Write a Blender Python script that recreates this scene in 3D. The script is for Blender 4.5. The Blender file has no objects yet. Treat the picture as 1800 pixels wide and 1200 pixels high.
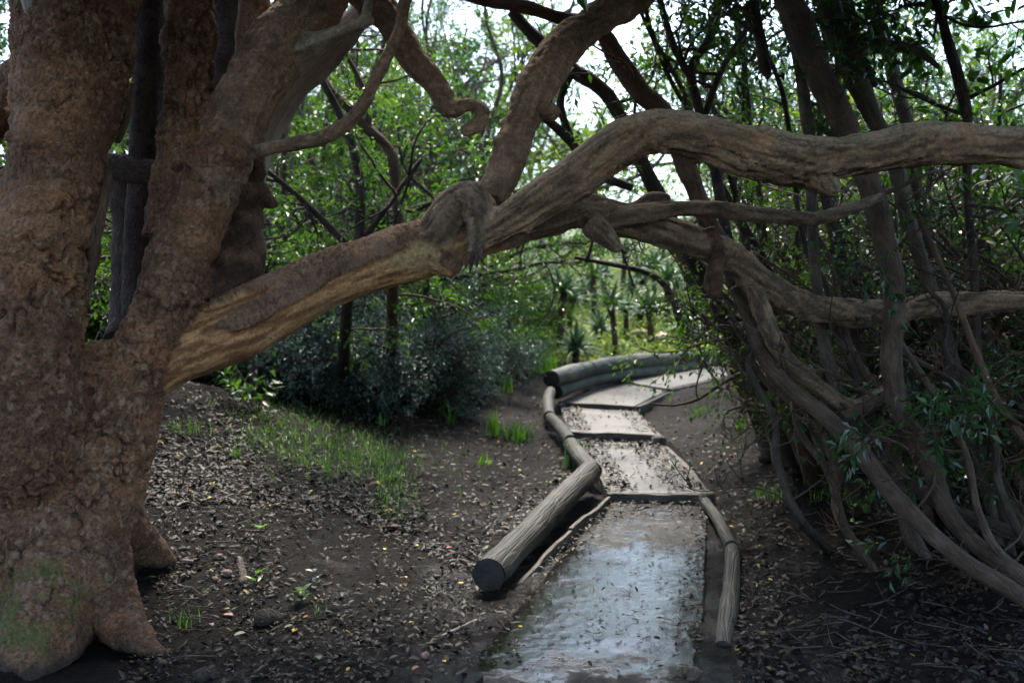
import bpy, math, random
import numpy as np
from mathutils import Vector, Matrix, kdtree

# ------------------------------------------------------------------ camera, sky, sun, exposure
CAM_H = 1.2
F = 1750.0                      # focal length in photograph pixels (35 mm on 36 mm, 1800 px wide)
sc = bpy.context.scene
col = sc.collection
cam_d = bpy.data.cameras.new('camera'); cam = bpy.data.objects.new('camera', cam_d); col.objects.link(cam)
cam.location = (0, 0, CAM_H); cam.rotation_euler = (math.radians(90), 0, 0)
cam_d.lens = 35; cam_d.sensor_width = 36; cam_d.clip_end = 2000; cam_d.clip_start = 0.05
cam_d.dof.use_dof = True; cam_d.dof.focus_distance = 4.25; cam_d.dof.aperture_fstop = 2.6
sc.camera = cam
SUN_EL, SUN_AZ = math.radians(60), math.radians(-6)      # azimuth from +Y towards +X
w = bpy.data.worlds.new('World'); sc.world = w; w.use_nodes = True
nt = w.node_tree; bg = nt.nodes['Background']
sky = nt.nodes.new('ShaderNodeTexSky'); sky.sky_type = 'NISHITA'; sky.sun_disc = False
sky.sun_elevation = SUN_EL; sky.sun_rotation = SUN_AZ; sky.air_density = 1.0; sky.dust_density = 2.0; sky.ozone_density = 1.0
nt.links.new(sky.outputs[0], bg.inputs[0]); bg.inputs[1].default_value = 0.15
sd = bpy.data.lights.new('sun', 'SUN'); sd.energy = 2.4; sd.angle = math.radians(15); sd.color = (1, .93, .8)
sun = bpy.data.objects.new('sun', sd); col.objects.link(sun)
sdir = Vector((math.sin(SUN_AZ)*math.cos(SUN_EL), math.cos(SUN_AZ)*math.cos(SUN_EL), math.sin(SUN_EL)))
sun.rotation_euler = sdir.to_track_quat('Z', 'Y').to_euler(); sun.location = (0, 0, 30)
vs = sc.view_settings; vs.view_transform = 'Standard'; vs.look = 'None'; vs.exposure = 2.32; vs.gamma = 1.0
sc.render.engine = 'CYCLES'
cy = sc.cycles; cy.max_bounces = 6; cy.diffuse_bounces = 4; cy.glossy_bounces = 3; cy.transmission_bounces = 3
cy.use_adaptive_sampling = True; cy.adaptive_threshold = 0.02; cy.use_denoising = True
cy.sample_clamp_indirect = 6

rng = np.random.default_rng(7)

# ------------------------------------------------------------------ numeric helpers
def at(px, py, d):
    return np.array([(px-900)/F*d, d, CAM_H+(600-py)/F*d])
def _hash(i, j, k, s):
    h = (i.astype(np.int64)*374761393 + j.astype(np.int64)*668265263 + k.astype(np.int64)*2147483647 + s*974634777) & 0xffffffff
    h = ((h ^ (h >> 13))*1274126177) & 0xffffffff
    h = h ^ (h >> 16)
    return (h & 0xffffff)/float(0xffffff)
def vn(P, s=0):
    P = np.asarray(P, float); i = np.floor(P); f = P-i; f = f*f*(3-2*f); i = i.astype(np.int64)
    out = 0
    for a in (0, 1):
        for b in (0, 1):
            for c in (0, 1):
                wt = (f[:, 0] if a else 1-f[:, 0])*(f[:, 1] if b else 1-f[:, 1])*(f[:, 2] if c else 1-f[:, 2])
                out = out + wt*_hash(i[:, 0]+a, i[:, 1]+b, i[:, 2]+c, s)
    return out*2-1
def fbm(P, octv=3, s=0):
    P = np.asarray(P, float); o = 0; a = 1; t = 0
    for k in range(octv):
        o = o+a*vn(P*2**k+17.3*k, s+k); t += a; a *= .5
    return o/t
def worley(P, s=0):
    P = np.asarray(P, float); i = np.floor(P).astype(np.int64)
    f1 = np.full(len(P), 9.); f2 = np.full(len(P), 9.); cid = np.zeros(len(P))
    for a in (-1, 0, 1):
        for b in (-1, 0, 1):
            for c in (-1, 0, 1):
                n = i+[a, b, c]
                q = np.stack([n[:, 0]+_hash(n[:, 0], n[:, 1], n[:, 2], s+1), n[:, 1]+_hash(n[:, 0], n[:, 1], n[:, 2], s+2),
                              n[:, 2]+_hash(n[:, 0], n[:, 1], n[:, 2], s+3)], 1)
                d = np.linalg.norm(P-q, axis=1); idc = _hash(n[:, 0], n[:, 1], n[:, 2], s+4)
                lt = d < f1
                f2 = np.where(lt, f1, np.minimum(f2, d)); cid = np.where(lt, idc, cid); f1 = np.where(lt, d, f1)
    return f1, f2, cid
def sstep(a, b, x):
    t = np.clip((x-a)/(b-a), 0, 1); return t*t*(3-2*t)

# ------------------------------------------------------------------ mesh helpers
def mk_mesh(name, V, quads=None, tris=None, smooth=True, attrs=None):
    me = bpy.data.meshes.new(name)
    V = np.asarray(V, np.float32).reshape(-1, 3)
    q = np.zeros((0, 4), np.int32) if quads is None or len(quads) == 0 else np.asarray(quads, np.int32)
    t = np.zeros((0, 3), np.int32) if tris is None or len(tris) == 0 else np.asarray(tris, np.int32)
    me.vertices.add(len(V)); me.vertices.foreach_set('co', V.ravel())
    nl = q.size+t.size; me.loops.add(nl); me.loops.foreach_set('vertex_index', np.concatenate([q.ravel(), t.ravel()]))
    n = len(q)+len(t); me.polygons.add(n)
    st = np.concatenate([np.arange(len(q))*4, q.size+np.arange(len(t))*3]).astype(np.int32)
    me.polygons.foreach_set('loop_start', st)
    me.polygons.foreach_set('use_smooth', np.full(n, smooth))
    me.update(calc_edges=True); me.validate()
    if attrs:
        for k, a in attrs.items():
            a = np.asarray(a, np.float32)
            if a.ndim == 1:
                at_ = me.attributes.new(k, 'FLOAT', 'POINT'); at_.data.foreach_set('value', a)
            else:
                at_ = me.attributes.new(k, 'FLOAT_VECTOR', 'POINT'); at_.data.foreach_set('vector', a.ravel())
    return me
def link(name, me, mat=None, parent=None, loc=None, smooth=None):
    o = bpy.data.objects.new(name, me); col.objects.link(o)
    if mat is not None and me is not None and len(me.materials) == 0: me.materials.append(mat)
    if parent is not None: o.parent = parent
    if loc is not None: o.location = loc
    return o
def empty(name, loc=(0, 0, 0), rz=0, scale=1):
    o = bpy.data.objects.new(name, None); col.objects.link(o); o.location = loc; o.rotation_euler = (0, 0, rz); o.scale = (scale,)*3
    o.empty_display_size = .1
    return o
def tag(o, label=None, cat=None, group=None, kind=None):
    if label: o['label'] = label
    if cat: o['category'] = cat
    if group: o['group'] = group
    if kind: o['kind'] = kind
    return o
def dup(root, loc, rz, scale=1):
    r = root.copy(); col.objects.link(r); r.location = loc; r.rotation_euler = (0, 0, rz)
    r.scale = (scale,)*3 if np.isscalar(scale) else scale
    for ch in list(root.children):
        c = ch.copy(); col.objects.link(c); c.parent = r
        for g in ch.children:
            e = g.copy(); col.objects.link(e); e.parent = c
    return r
def spline(P, step):
    """Catmull-Rom through rows of P (any columns; first three are xyz), resampled at about step."""
    P = np.asarray(P, float)
    if len(P) == 2: P = np.vstack([P[0], (P[0]+P[1])/2, P[1]])
    Q = np.vstack([2*P[0]-P[1], P, 2*P[-1]-P[-2]]); out = []
    for i in range(1, len(Q)-2):
        n = max(1, int(np.linalg.norm((Q[i+1]-Q[i])[:3])/step))
        t = (np.arange(n)/n)[:, None]
        a, b, c, d = Q[i-1], Q[i], Q[i+1], Q[i+2]
        out.append(.5*((2*b)+(-a+c)*t+(2*a-5*b+4*c-d)*t**2+(-a+3*b-3*c+d)*t**3))
    out.append(Q[-2:-1]); return np.vstack(out)
def frames(P):
    T = np.gradient(P, axis=0); T /= np.linalg.norm(T, axis=1)[:, None]+1e-9
    n = np.cross(T[0], [0.3, 0.2, 1.0]); n /= np.linalg.norm(n)+1e-9
    N = np.zeros_like(P)
    for i in range(len(P)):
        n = n-T[i]*n.dot(T[i]); l = math.sqrt(n.dot(n)); n = n/l if l > 1e-6 else np.array([1., 0, 0]); N[i] = n
    return T, N, np.cross(T, N)
class MB:
    """Collects tubes, strips and polygons for one mesh object."""
    def __init__(s): s.V = []; s.Q = []; s.T = []; s.B = []; s.n = 0
    def tube(s, P, r, seg=8, lump=0, freq=6, seed=0, cap=True):
        P = np.asarray(P, float); r = np.asarray(r, float); T, N, B = frames(P); m = len(P)
        th = np.arange(seg)/seg*2*math.pi
        ring = np.cos(th)[None, :, None]*N[:, None]+np.sin(th)[None, :, None]*B[:, None]
        rr = np.repeat(r[:, None], seg, 1)
        if lump:
            pp = (P[:, None]+ring*r[:, None, None]).reshape(-1, 3)
            rr = rr*(1+lump*fbm(pp*freq+seed*3.7, 2, seed)).reshape(m, seg)
        V = (P[:, None]+ring*rr[:, :, None]).reshape(-1, 3)
        L = np.concatenate([[0], np.cumsum(np.linalg.norm(np.diff(P, axis=0), axis=1))])
        rm = r.mean()
        bk = np.stack([np.tile(np.cos(th)*rm, m), np.tile(np.sin(th)*rm, m), np.repeat(L+seed*1.37, seg)], 1)
        i = np.arange(m-1)[:, None]*seg; j = np.arange(seg)[None]; j2 = (j+1) % seg
        Q = np.stack([i+j, i+j2, i+seg+j2, i+seg+j], -1).reshape(-1, 4)
        s.Q.append(Q+s.n)
        if cap:
            V = np.vstack([V, P[0]-T[0]*r[0]*.25, P[-1]+T[-1]*r[-1]*.4]); bk = np.vstack([bk, bk[0]*0, [0, 0, L[-1]]])
            a, b = m*seg, m*seg+1; j = np.arange(seg); j2 = (j+1) % seg
            s.T.append(np.stack([np.full(seg, a), j2, j], 1)+s.n)
            s.T.append(np.stack([np.full(seg, b), (m-1)*seg+j, (m-1)*seg+j2], 1)+s.n)
        s.V.append(V); s.B.append(bk); s.n += len(V)
    def poly(s, V, quads=(), tris=()):
        V = np.asarray(V, float)
        if len(quads): s.Q.append(np.asarray(quads)+s.n)
        if len(tris): s.T.append(np.asarray(tris)+s.n)
        s.V.append(V); s.B.append(V.copy()); s.n += len(V)
    def mesh(s, name, smooth=True):
        return mk_mesh(name, np.vstack(s.V), np.vstack(s.Q) if s.Q else None, np.vstack(s.T) if s.T else None, smooth, {'bk': np.vstack(s.B)})
    def build(s, name, mat, parent=None, smooth=True):
        return link(name, s.mesh(name, smooth), mat, parent)
def px_path(pts, d0=None):
    """[(px, py, radius_px, depth)] -> rows x, y, z, radius in metres"""
    return np.array([np.append(at(p[0], p[1], p[3]), p[2]*p[3]/F) for p in pts])

# ------------------------------------------------------------------ materials
def mat_new(name):
    m = bpy.data.materials.new(name); m.use_nodes = True; n = m.node_tree
    return m, n, n.nodes['Principled BSDF']
def nd(n, t, **k):
    o = n.nodes.new(t)
    for a, v in k.items():
        if a in o.inputs.keys(): o.inputs[a].default_value = v
        else: setattr(o, a, v)
    return o
def ramp(n, src, stops):
    r = n.nodes.new('ShaderNodeValToRGB'); e = r.color_ramp.elements
    while len(e) < len(stops): e.new(.5)
    for i, (p, c) in enumerate(stops):
        e[i].position = p; e[i].color = (*c, 1) if len(c) == 3 else c
    n.links.new(src, r.inputs[0]); return r.outputs[0]
def bark_mat(name, c0, c1, c2, stretch=.25, scale=28, bump=.6, rough=.85, attr='bk', moss=None):
    m, n, b = mat_new(name); L = n.links
    if attr: a = nd(n, 'ShaderNodeAttribute', attribute_name=attr); vec = a.outputs['Vector']
    else: vec = nd(n, 'ShaderNodeTexCoord').outputs['Object']
    mp = nd(n, 'ShaderNodeMapping'); mp.inputs['Scale'].default_value = (1, 1, stretch); L.new(vec, mp.inputs[0])
    n1 = nd(n, 'ShaderNodeTexNoise', Scale=scale, Detail=6.0, Roughness=.65); L.new(mp.outputs[0], n1.inputs['Vector'])
    n2 = nd(n, 'ShaderNodeTexNoise', Scale=scale*.22, Detail=3.0); L.new(vec, n2.inputs['Vector'])
    v = nd(n, 'ShaderNodeTexVoronoi', Scale=scale*1.6, feature='DISTANCE_TO_EDGE'); L.new(mp.outputs[0], v.inputs['Vector'])
    mx = nd(n, 'ShaderNodeMath', operation='MULTIPLY_ADD'); L.new(n2.outputs[0], mx.inputs[0]); mx.inputs[1].default_value = .9
    mul = nd(n, 'ShaderNodeMath', operation='MULTIPLY_ADD'); L.new(n1.outputs[0], mul.inputs[0]); mul.inputs[1].default_value = .9; mul.inputs[2].default_value = -.4
    L.new(mul.outputs[0], mx.inputs[2])
    c = ramp(n, mx.outputs[0], [(.18, c0), (.5, c1), (.85, c2)])
    L.new(c, b.inputs['Base Color'])
    vm = nd(n, 'ShaderNodeMath', operation='MINIMUM'); L.new(v.outputs[0], vm.inputs[0]); vm.inputs[1].default_value = .12
    h = nd(n, 'ShaderNodeMath', operation='MULTIPLY_ADD'); L.new(vm.outputs[0], h.inputs[0]); h.inputs[1].default_value = 2.5; L.new(n1.outputs[0], h.inputs[2])
    bp = nd(n, 'ShaderNodeBump', Strength=bump, Distance=.02); L.new(h.outputs[0], bp.inputs['Height']); L.new(bp.outputs[0], b.inputs['Normal'])
    b.inputs['Roughness'].default_value = rough; b.inputs['Specular IOR Level'].default_value = .3
    return m
def leaf_mat(name, c0, c1, c2, trans=.45, rough=.38, tcol=(1.3, 1.5, .45)):
    """leaf colour picked leaf by leaf from the 'rnd' attribute"""
    m, n, b = mat_new(name); L = n.links
    a = nd(n, 'ShaderNodeAttribute', attribute_name='rnd')
    c = ramp(n, a.outputs['Fac'], [(.1, c0), (.5, c1), (.95, c2)])
    L.new(c, b.inputs['Base Color']); b.inputs['Roughness'].default_value = rough; b.inputs['Specular IOR Level'].default_value = .5
    tr = nd(n, 'ShaderNodeBsdfTranslucent')
    mm = nd(n, 'ShaderNodeMix', data_type='RGBA', blend_type='MULTIPLY'); mm.inputs[0].default_value = 1
    L.new(c, mm.inputs[6]); mm.inputs[7].default_value = (*tcol, 1); L.new(mm.outputs[2], tr.inputs['Color'])
    mix = nd(n, 'ShaderNodeMixShader'); mix.inputs[0].default_value = trans
    L.new(b.outputs[0], mix.inputs[1]); L.new(tr.outputs[0], mix.inputs[2])
    out = [x for x in n.nodes if x.type == 'OUTPUT_MATERIAL'][0]; L.new(mix.outputs[0], out.inputs[0])
    return m
def col_mat(name, rough=.85, scale=60, bump=.5, attr='col', spec=.3, dist=.012, mult=(.55, 1.35)):
    """colour comes from the per-vertex 'col' of the thing itself, with fine grain and relief on top"""
    m, n, b = mat_new(name); L = n.links
    a = nd(n, 'ShaderNodeAttribute', attribute_name=attr)
    g = nd(n, 'ShaderNodeAttribute', attribute_name='bk')
    n1 = nd(n, 'ShaderNodeTexNoise', Scale=scale, Detail=7.0, Roughness=.7); L.new(g.outputs['Vector'], n1.inputs['Vector'])
    nw = nd(n, 'ShaderNodeTexNoise', Scale=scale*.6, Detail=3.0); L.new(g.outputs['Vector'], nw.inputs['Vector'])
    wv = nd(n, 'ShaderNodeVectorMath', operation='MULTIPLY_ADD'); L.new(nw.outputs['Color'], wv.inputs[0]); wv.inputs[1].default_value = (.035, .035, .06); L.new(g.outputs['Vector'], wv.inputs[2])
    v = nd(n, 'ShaderNodeTexVoronoi', Scale=scale*1.3, feature='DISTANCE_TO_EDGE'); L.new(wv.outputs[0], v.inputs['Vector'])
    k = ramp(n, n1.outputs[0], [(.25, (mult[0],)*3), (.75, (mult[1],)*3)])
    mm = nd(n, 'ShaderNodeMix', data_type='RGBA', blend_type='MULTIPLY'); mm.inputs[0].default_value = 1
    L.new(a.outputs['Color'], mm.inputs[6]); L.new(k, mm.inputs[7]); L.new(mm.outputs[2], b.inputs['Base Color'])
    vm = nd(n, 'ShaderNodeMath', operation='MINIMUM'); L.new(v.outputs[0], vm.inputs[0]); vm.inputs[1].default_value = .15
    h = nd(n, 'ShaderNodeMath', operation='MULTIPLY_ADD'); L.new(vm.outputs[0], h.inputs[0]); h.inputs[1].default_value = 1.6; L.new(n1.outputs[0], h.inputs[2])
    bp = nd(n, 'ShaderNodeBump', Strength=bump, Distance=dist); L.new(h.outputs[0], bp.inputs['Height']); L.new(bp.outputs[0], b.inputs['Normal'])
    b.inputs['Roughness'].default_value = rough; b.inputs['Specular IOR Level'].default_value = spec
    return m
M = {}
M['old_bark'] = col_mat('old_flaky_bark', .85, 62, 1.0, dist=.016, mult=(.38, 1.5))
M['char'] = bark_mat('dark_square_bark', (.016, .009, .006), (.045, .026, .018), (.085, .055, .04), .9, 30, 1.0)
M['brown'] = bark_mat('brown_bark', (.022, .014, .009), (.062, .04, .026), (.12, .083, .057), .3, 30, .8)
M['grey'] = bark_mat('grey_brown_bark', (.026, .019, .014), (.075, .057, .042), (.15, .12, .092), .3, 34, .8)
M['red'] = bark_mat('reddish_bark', (.03, .017, .011), (.085, .05, .032), (.16, .1, .066), .3, 30, .8)
M['darkbark'] = bark_mat('dark_bark', (.014, .010, .007), (.038, .027, .02), (.075, .057, .042), .3, 34, .7)
M['pale'] = bark_mat('pale_dead_wood', (.11, .09, .075), (.24, .2, .17), (.38, .33, .28), .12, 30, .8)
M['pole'] = bark_mat('weathered_green_pole', (.008, .0085, .0065), (.021, .021, .016), (.05, .048, .038), .05, 26, .6, .6)
M['rail'] = bark_mat('pale_green_rail', (.03, .034, .028), (.07, .076, .062), (.13, .135, .115), .05, 26, .4, .6)
M['board'] = bark_mat('weathered_board', (.02, .017, .013), (.055, .048, .037), (.11, .1, .08), .05, 26, .6, .6)
M['leaf_mid'] = leaf_mat('mid_green_leaf', (.018, .045, .012), (.04, .09, .018), (.085, .15, .03))
M['leaf_yellow'] = leaf_mat('yellow_green_leaf', (.05, .085, .014), (.1, .15, .022), (.2, .21, .035), .55)
M['leaf_dark'] = leaf_mat('dark_glossy_leaf', (.012, .034, .013), (.026, .062, .02), (.05, .1, .03), .3, .25)
M['leaf_blue'] = leaf_mat('blue_grey_leaf', (.03, .055, .045), (.065, .105, .088), (.12, .165, .14), .25, .4, (1, 1.2, .8))
M['leaf_lime'] = leaf_mat('lime_leaf', (.06, .15, .018), (.1, .22, .03), (.16, .3, .05), .5, .4)
M['aloe'] = leaf_mat('aloe_leaf', (.09, .16, .08), (.17, .26, .14), (.3, .38, .22), .2, .4)
M['grass'] = leaf_mat('grass_blade', (.03, .085, .012), (.06, .15, .02), (.12, .22, .04), .45, .4)
M['cover'] = leaf_mat('garden_cover_leaf', (.09, .13, .035), (.19, .25, .07), (.36, .38, .18), .4, .5)

# ------------------------------------------------------------------ terrain
CP = [(1000, 1200, 3.5), (1240, 1180, 3.6), (850, 1035, 4.85), (1090, 1050, 4.67), (1270, 1000, 5.2), (1160, 884, 6.8), (1050, 775, 9.3), (985, 722, 11.3), (1300, 750, 9.6),
      (1130, 748, 10.8), (1210, 712, 11.8), (1270, 690, 12.6), (1300, 675, 13.6), (1275, 640, 17.5), (1100, 620, 17), (1100, 572, 20.5), (1150, 450, 30), (1250, 540, 22), (950, 500, 26),
      (800, 700, 11), (880, 645, 14), (600, 640, 12), (600, 750, 8.5), (720, 870, 6.5), (330, 680, 7.5), (500, 900, 5.6), (300, 985, 4.75),
      (480, 1060, 4.5), (600, 1180, 3.62), (230, 1140, 3.9), (0, 1190, 3.55), (0, 620, 10),
      (1400, 750, 9.5), (1350, 800, 8.3), (1400, 950, 5.8), (1700, 1150, 3.8), (1600, 900, 6.5), (1800, 800, 8.5), (1700, 620, 15), (1450, 1100, 4.2)]
C3 = [at(*c) for c in CP]
C3 += [np.array(c, float) for c in [(0, -4, -.1), (-4, -3, .5), (5, -3, 0), (-8, 3, 1.3), (9, 4, .4), (-25, 12, 3.5), (25, 14, 2.2), (0, 45, 7), (-30, 45, 8), (30, 45, 7.5),
       (-90, 0, 6), (90, 0, 3), (0, -90, 0), (0, 140, 9), (-120, 140, 9), (120, 140, 9), (-120, -120, 3), (120, -120, 2)]]
C3 = np.array(C3)
def _rbf_fit():
    XY = C3[:, :2]; n = len(XY); r = np.linalg.norm(XY[:, None]-XY[None], axis=2)
    A = np.zeros((n+3, n+3)); A[:n, :n] = -np.sqrt(r*r+.6**2); A[:n, :n] -= np.eye(n)*-.0; A[:n, n] = 1; A[:n, n+1:] = XY; A[n, :n] = 1; A[n+1:, :n] = XY.T
    A[:n, :n] += np.eye(n)*.05
    return np.linalg.lstsq(A, np.append(C3[:, 2], [0, 0, 0]), rcond=None)[0]
_W = _rbf_fit()
# treads of the path: corners in photograph pixels with depth, as a convex outline (near-left, near-right, far-right, far-left)
def slab(pts): return np.array([at(*p) for p in pts])
SL = {
    'P1': slab([(575, 1410, 2.64), (1225, 1410, 2.64), (1243, 884, 6.8), (1062, 880, 6.86)]),
    'P2': slab([(1066, 866, 6.86), (1246, 868, 6.8), (1160, 779, 9.2), (1006, 772, 9.4)]),
    'P3': slab([(1000, 758, 9.42), (1158, 764, 9.24), (1122, 722, 11.35), (984, 714, 11.6)]),
    'P4': slab([(982, 706, 11.62), (1116, 713, 11.35), (1172, 687, 12.7), (1084, 670, 13.4)]),
    'P5': slab([(1082, 667, 13.42), (1174, 683, 12.72), (1300, 656, 14.8), (1262, 643, 16.6)]),
}
def plane_z(S, x, y):
    A = np.c_[S[:, 0], S[:, 1], np.ones(4)]; k = np.linalg.lstsq(A, S[:, 2], rcond=None)[0]
    return k[0]*x+k[1]*y+k[2]
def inside(S, x, y, grow=0.):
    """signed distance-like margin inside a convex anticlockwise outline"""
    m = np.full(np.shape(x), 1e9)
    for i in range(4):
        a, b = S[i, :2], S[(i+1) % 4, :2]; e = b-a; nrm = np.array([-e[1], e[0]])/np.linalg.norm(e)
        m = np.minimum(m, (x-a[0])*nrm[0]+(y-a[1])*nrm[1])
    return m+grow
_tab = {}
def ground_z(x, y, detail=True):
    x = np.asarray(x, float); y = np.asarray(y, float); sh = x.shape; x = x.ravel(); y = y.ravel()
    if not detail:
        if not _tab:
            _tab['x'] = np.arange(-30, 30.01, .06); _tab['y'] = np.arange(-2, 50.01, .06); _tab[1] = 0
            X, Y = np.meshgrid(_tab['x'], _tab['y']); _tab['z'] = ground_z(X, Y, None)
        if 'z' in _tab:
            u = np.clip((x+30)/.06, 0, len(_tab['x'])-1.001); v = np.clip((y+2)/.06, 0, len(_tab['y'])-1.001); i = u.astype(int); j = v.astype(int); u -= i; v -= j; Z = _tab['z']
            return (Z[j, i]*(1-u)*(1-v)+Z[j, i+1]*u*(1-v)+Z[j+1, i]*(1-u)*v+Z[j+1, i+1]*u*v).reshape(sh)
    z = np.zeros(len(x))
    for k in range(0, len(x), 20000):
        xx, yy = x[k:k+20000], y[k:k+20000]
        r = np.hypot(xx[:, None]-C3[:, 0], yy[:, None]-C3[:, 1])
        z[k:k+20000] = -np.sqrt(r*r+.36) @ _W[:len(C3)]+_W[len(C3)]+xx*_W[len(C3)+1]+yy*_W[len(C3)+2]
    if detail:
        P = np.stack([x, y, x*0], 1); dist = np.hypot(x, y)
        bankiness = sstep(.3, 1.2, -x)
        z = z+fbm(P*1.3, 2, 3)*.05*sstep(0, 3, np.abs(x-.3)+.8)
        z = z+np.where(dist < 14, fbm(P*7, 2, 5)*.016+fbm(P*22, 2, 9)*.010+np.maximum(0, fbm(P*13, 2, 19))*.016, 0)
    for k, S in SL.items():
        m = inside(S, x, y, .06 if k != 'P1' else -.02)
        if k == 'P1':
            lf = sstep(4.7, 3.6, y)*sstep(.45, -.25, x); rag = fbm(np.stack([x*4, y*4, x*0], 1), 3, 77)
            m = m-lf*(.13+.22*rag)-.07*(rag+.25)-.08*np.maximum(0, rag); z = z+.02*sstep(-.3, 0, m)*(m < 0)
        pz = plane_z(S, x, y)
        drop = .05 if k != 'P1' else .07
        z = np.where(m > 0, np.minimum(z, pz-drop), z)
    return z.reshape(sh)
def axis(lo, hi, dense_lo, dense_hi, step, grow=1.12):
    a = list(np.arange(dense_lo, dense_hi, step)); s = step; v = a[-1]
    while v < hi: s *= grow; v += s; a.append(v)
    s = step; v = a[0]; b = []
    while v > lo: s *= grow; v -= s; b.append(v)
    return np.array(b[::-1]+a)
gx = axis(-250, 250, -3.2, 3.6, .024); gy = axis(-250, 300, 3.0, 8.5, .028, 1.025)
GX, GY = np.meshgrid(gx, gy); GZ = ground_z(GX, GY)
ny, nx = GX.shape
idx = np.arange(nx*ny).reshape(ny, nx)
quads = np.stack([idx[:-1, :-1], idx[:-1, 1:], idx[1:, 1:], idx[1:, :-1]], -1).reshape(-1, 4)
gv = np.stack([GX, GY, GZ], -1).reshape(-1, 3)
green = sstep(14.5, 18, gv[:, 1]+.5*gv[:, 0])*sstep(-14, -6, gv[:, 0])
near_path = np.exp(-((gv[:, 0]-.15-.03*gv[:, 1])/1.5)**2)*sstep(7.5, 5, gv[:, 1])
def mud_material():
    m, n, b = mat_new('wet_dark_mud'); L = n.links
    co = nd(n, 'ShaderNodeTexCoord').outputs['Object']
    n1 = nd(n, 'ShaderNodeTexNoise', Scale=2.3, Detail=5.0); L.new(co, n1.inputs['Vector'])
    n2 = nd(n, 'ShaderNodeTexNoise', Scale=38.0, Detail=6.0, Roughness=.65); L.new(co, n2.inputs['Vector'])
    n3 = nd(n, 'ShaderNodeTexNoise', Scale=120.0, Detail=4.0, Roughness=.7); L.new(co, n3.inputs['Vector'])
    ga = nd(n, 'ShaderNodeAttribute', attribute_name='green'); wa = nd(n, 'ShaderNodeAttribute', attribute_name='wet')
    c = ramp(n, n2.outputs[0], [(.25, (.004, .0033, .003)), (.6, (.0105, .0083, .007)), (.85, (.026, .02, .0155))])
    cg = ramp(n, n2.outputs[0], [(.25, (.03, .05, .012)), (.6, (.06, .1, .025)), (.85, (.12, .12, .06))])
    mg = nd(n, 'ShaderNodeMix', data_type='RGBA'); L.new(ga.outputs['Fac'], mg.inputs[0]); L.new(c, mg.inputs[6]); L.new(cg, mg.inputs[7])
    L.new(mg.outputs[2], b.inputs['Base Color'])
    ad = nd(n, 'ShaderNodeMath', operation='MULTIPLY_ADD'); L.new(wa.outputs['Fac'], ad.inputs[0]); ad.inputs[1].default_value = -.3; ad.inputs[2].default_value = .1
    a2 = nd(n, 'ShaderNodeMath', operation='ADD'); L.new(ad.outputs[0], a2.inputs[0]); L.new(n1.outputs[0], a2.inputs[1])
    r = ramp(n, a2.outputs[0], [(.3, (.2,)*3), (.5, (.6,)*3)]); L.new(r, b.inputs['Roughness'])
    h = nd(n, 'ShaderNodeMath', operation='MULTIPLY_ADD'); L.new(n3.outputs[0], h.inputs[0]); h.inputs[1].default_value = .35; L.new(n2.outputs[0], h.inputs[2])
    bp = nd(n, 'ShaderNodeBump', Strength=.8, Distance=.03); L.new(h.outputs[0], bp.inputs['Height']); L.new(bp.outputs[0], b.inputs['Normal'])
    sp = ramp(n, a2.outputs[0], [(.24, (.3,)*3), (.38, (.05,)*3)]); L.new(sp, b.inputs['Specular IOR Level'])
    return m
M['mud'] = mud_material()
ground = link('ground', mk_mesh('ground', gv, quads, None, True, {'green': green, 'wet': near_path}), M['mud'])
tag(ground, 'dark wet muddy woodland ground rising to banks on both sides', 'ground', kind='structure')
def ground_hit(px, py, dmin=3.0, dmax=45):
    """pixel(s) -> points where the line of sight meets the terrain"""
    px = np.atleast_1d(np.asarray(px, float)); py = np.atleast_1d(np.asarray(py, float))
    ds = np.geomspace(dmin, dmax, 260)
    X = (px[:, None]-900)/F*ds; Y = np.broadcast_to(ds, X.shape); Z = CAM_H+(600-py[:, None])/F*ds
    g = ground_z(X, Y, False); below = Z < g; k = np.argmax(below, 1); k = np.where(below.any(1), k, len(ds)-1); k = np.maximum(k, 1)
    i = np.arange(len(px)); a = Z[i, k-1]-g[i, k-1]; b = g[i, k]-Z[i, k]; t = np.clip(a/(a+b+1e-9), 0, 1)
    d = ds[k-1]*(1-t)+ds[k]*t
    x = (px-900)/F*d; return np.stack([x, d, ground_z(x, d)], 1)
def ghit(px, py): return ground_hit(px, py)[0]

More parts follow.
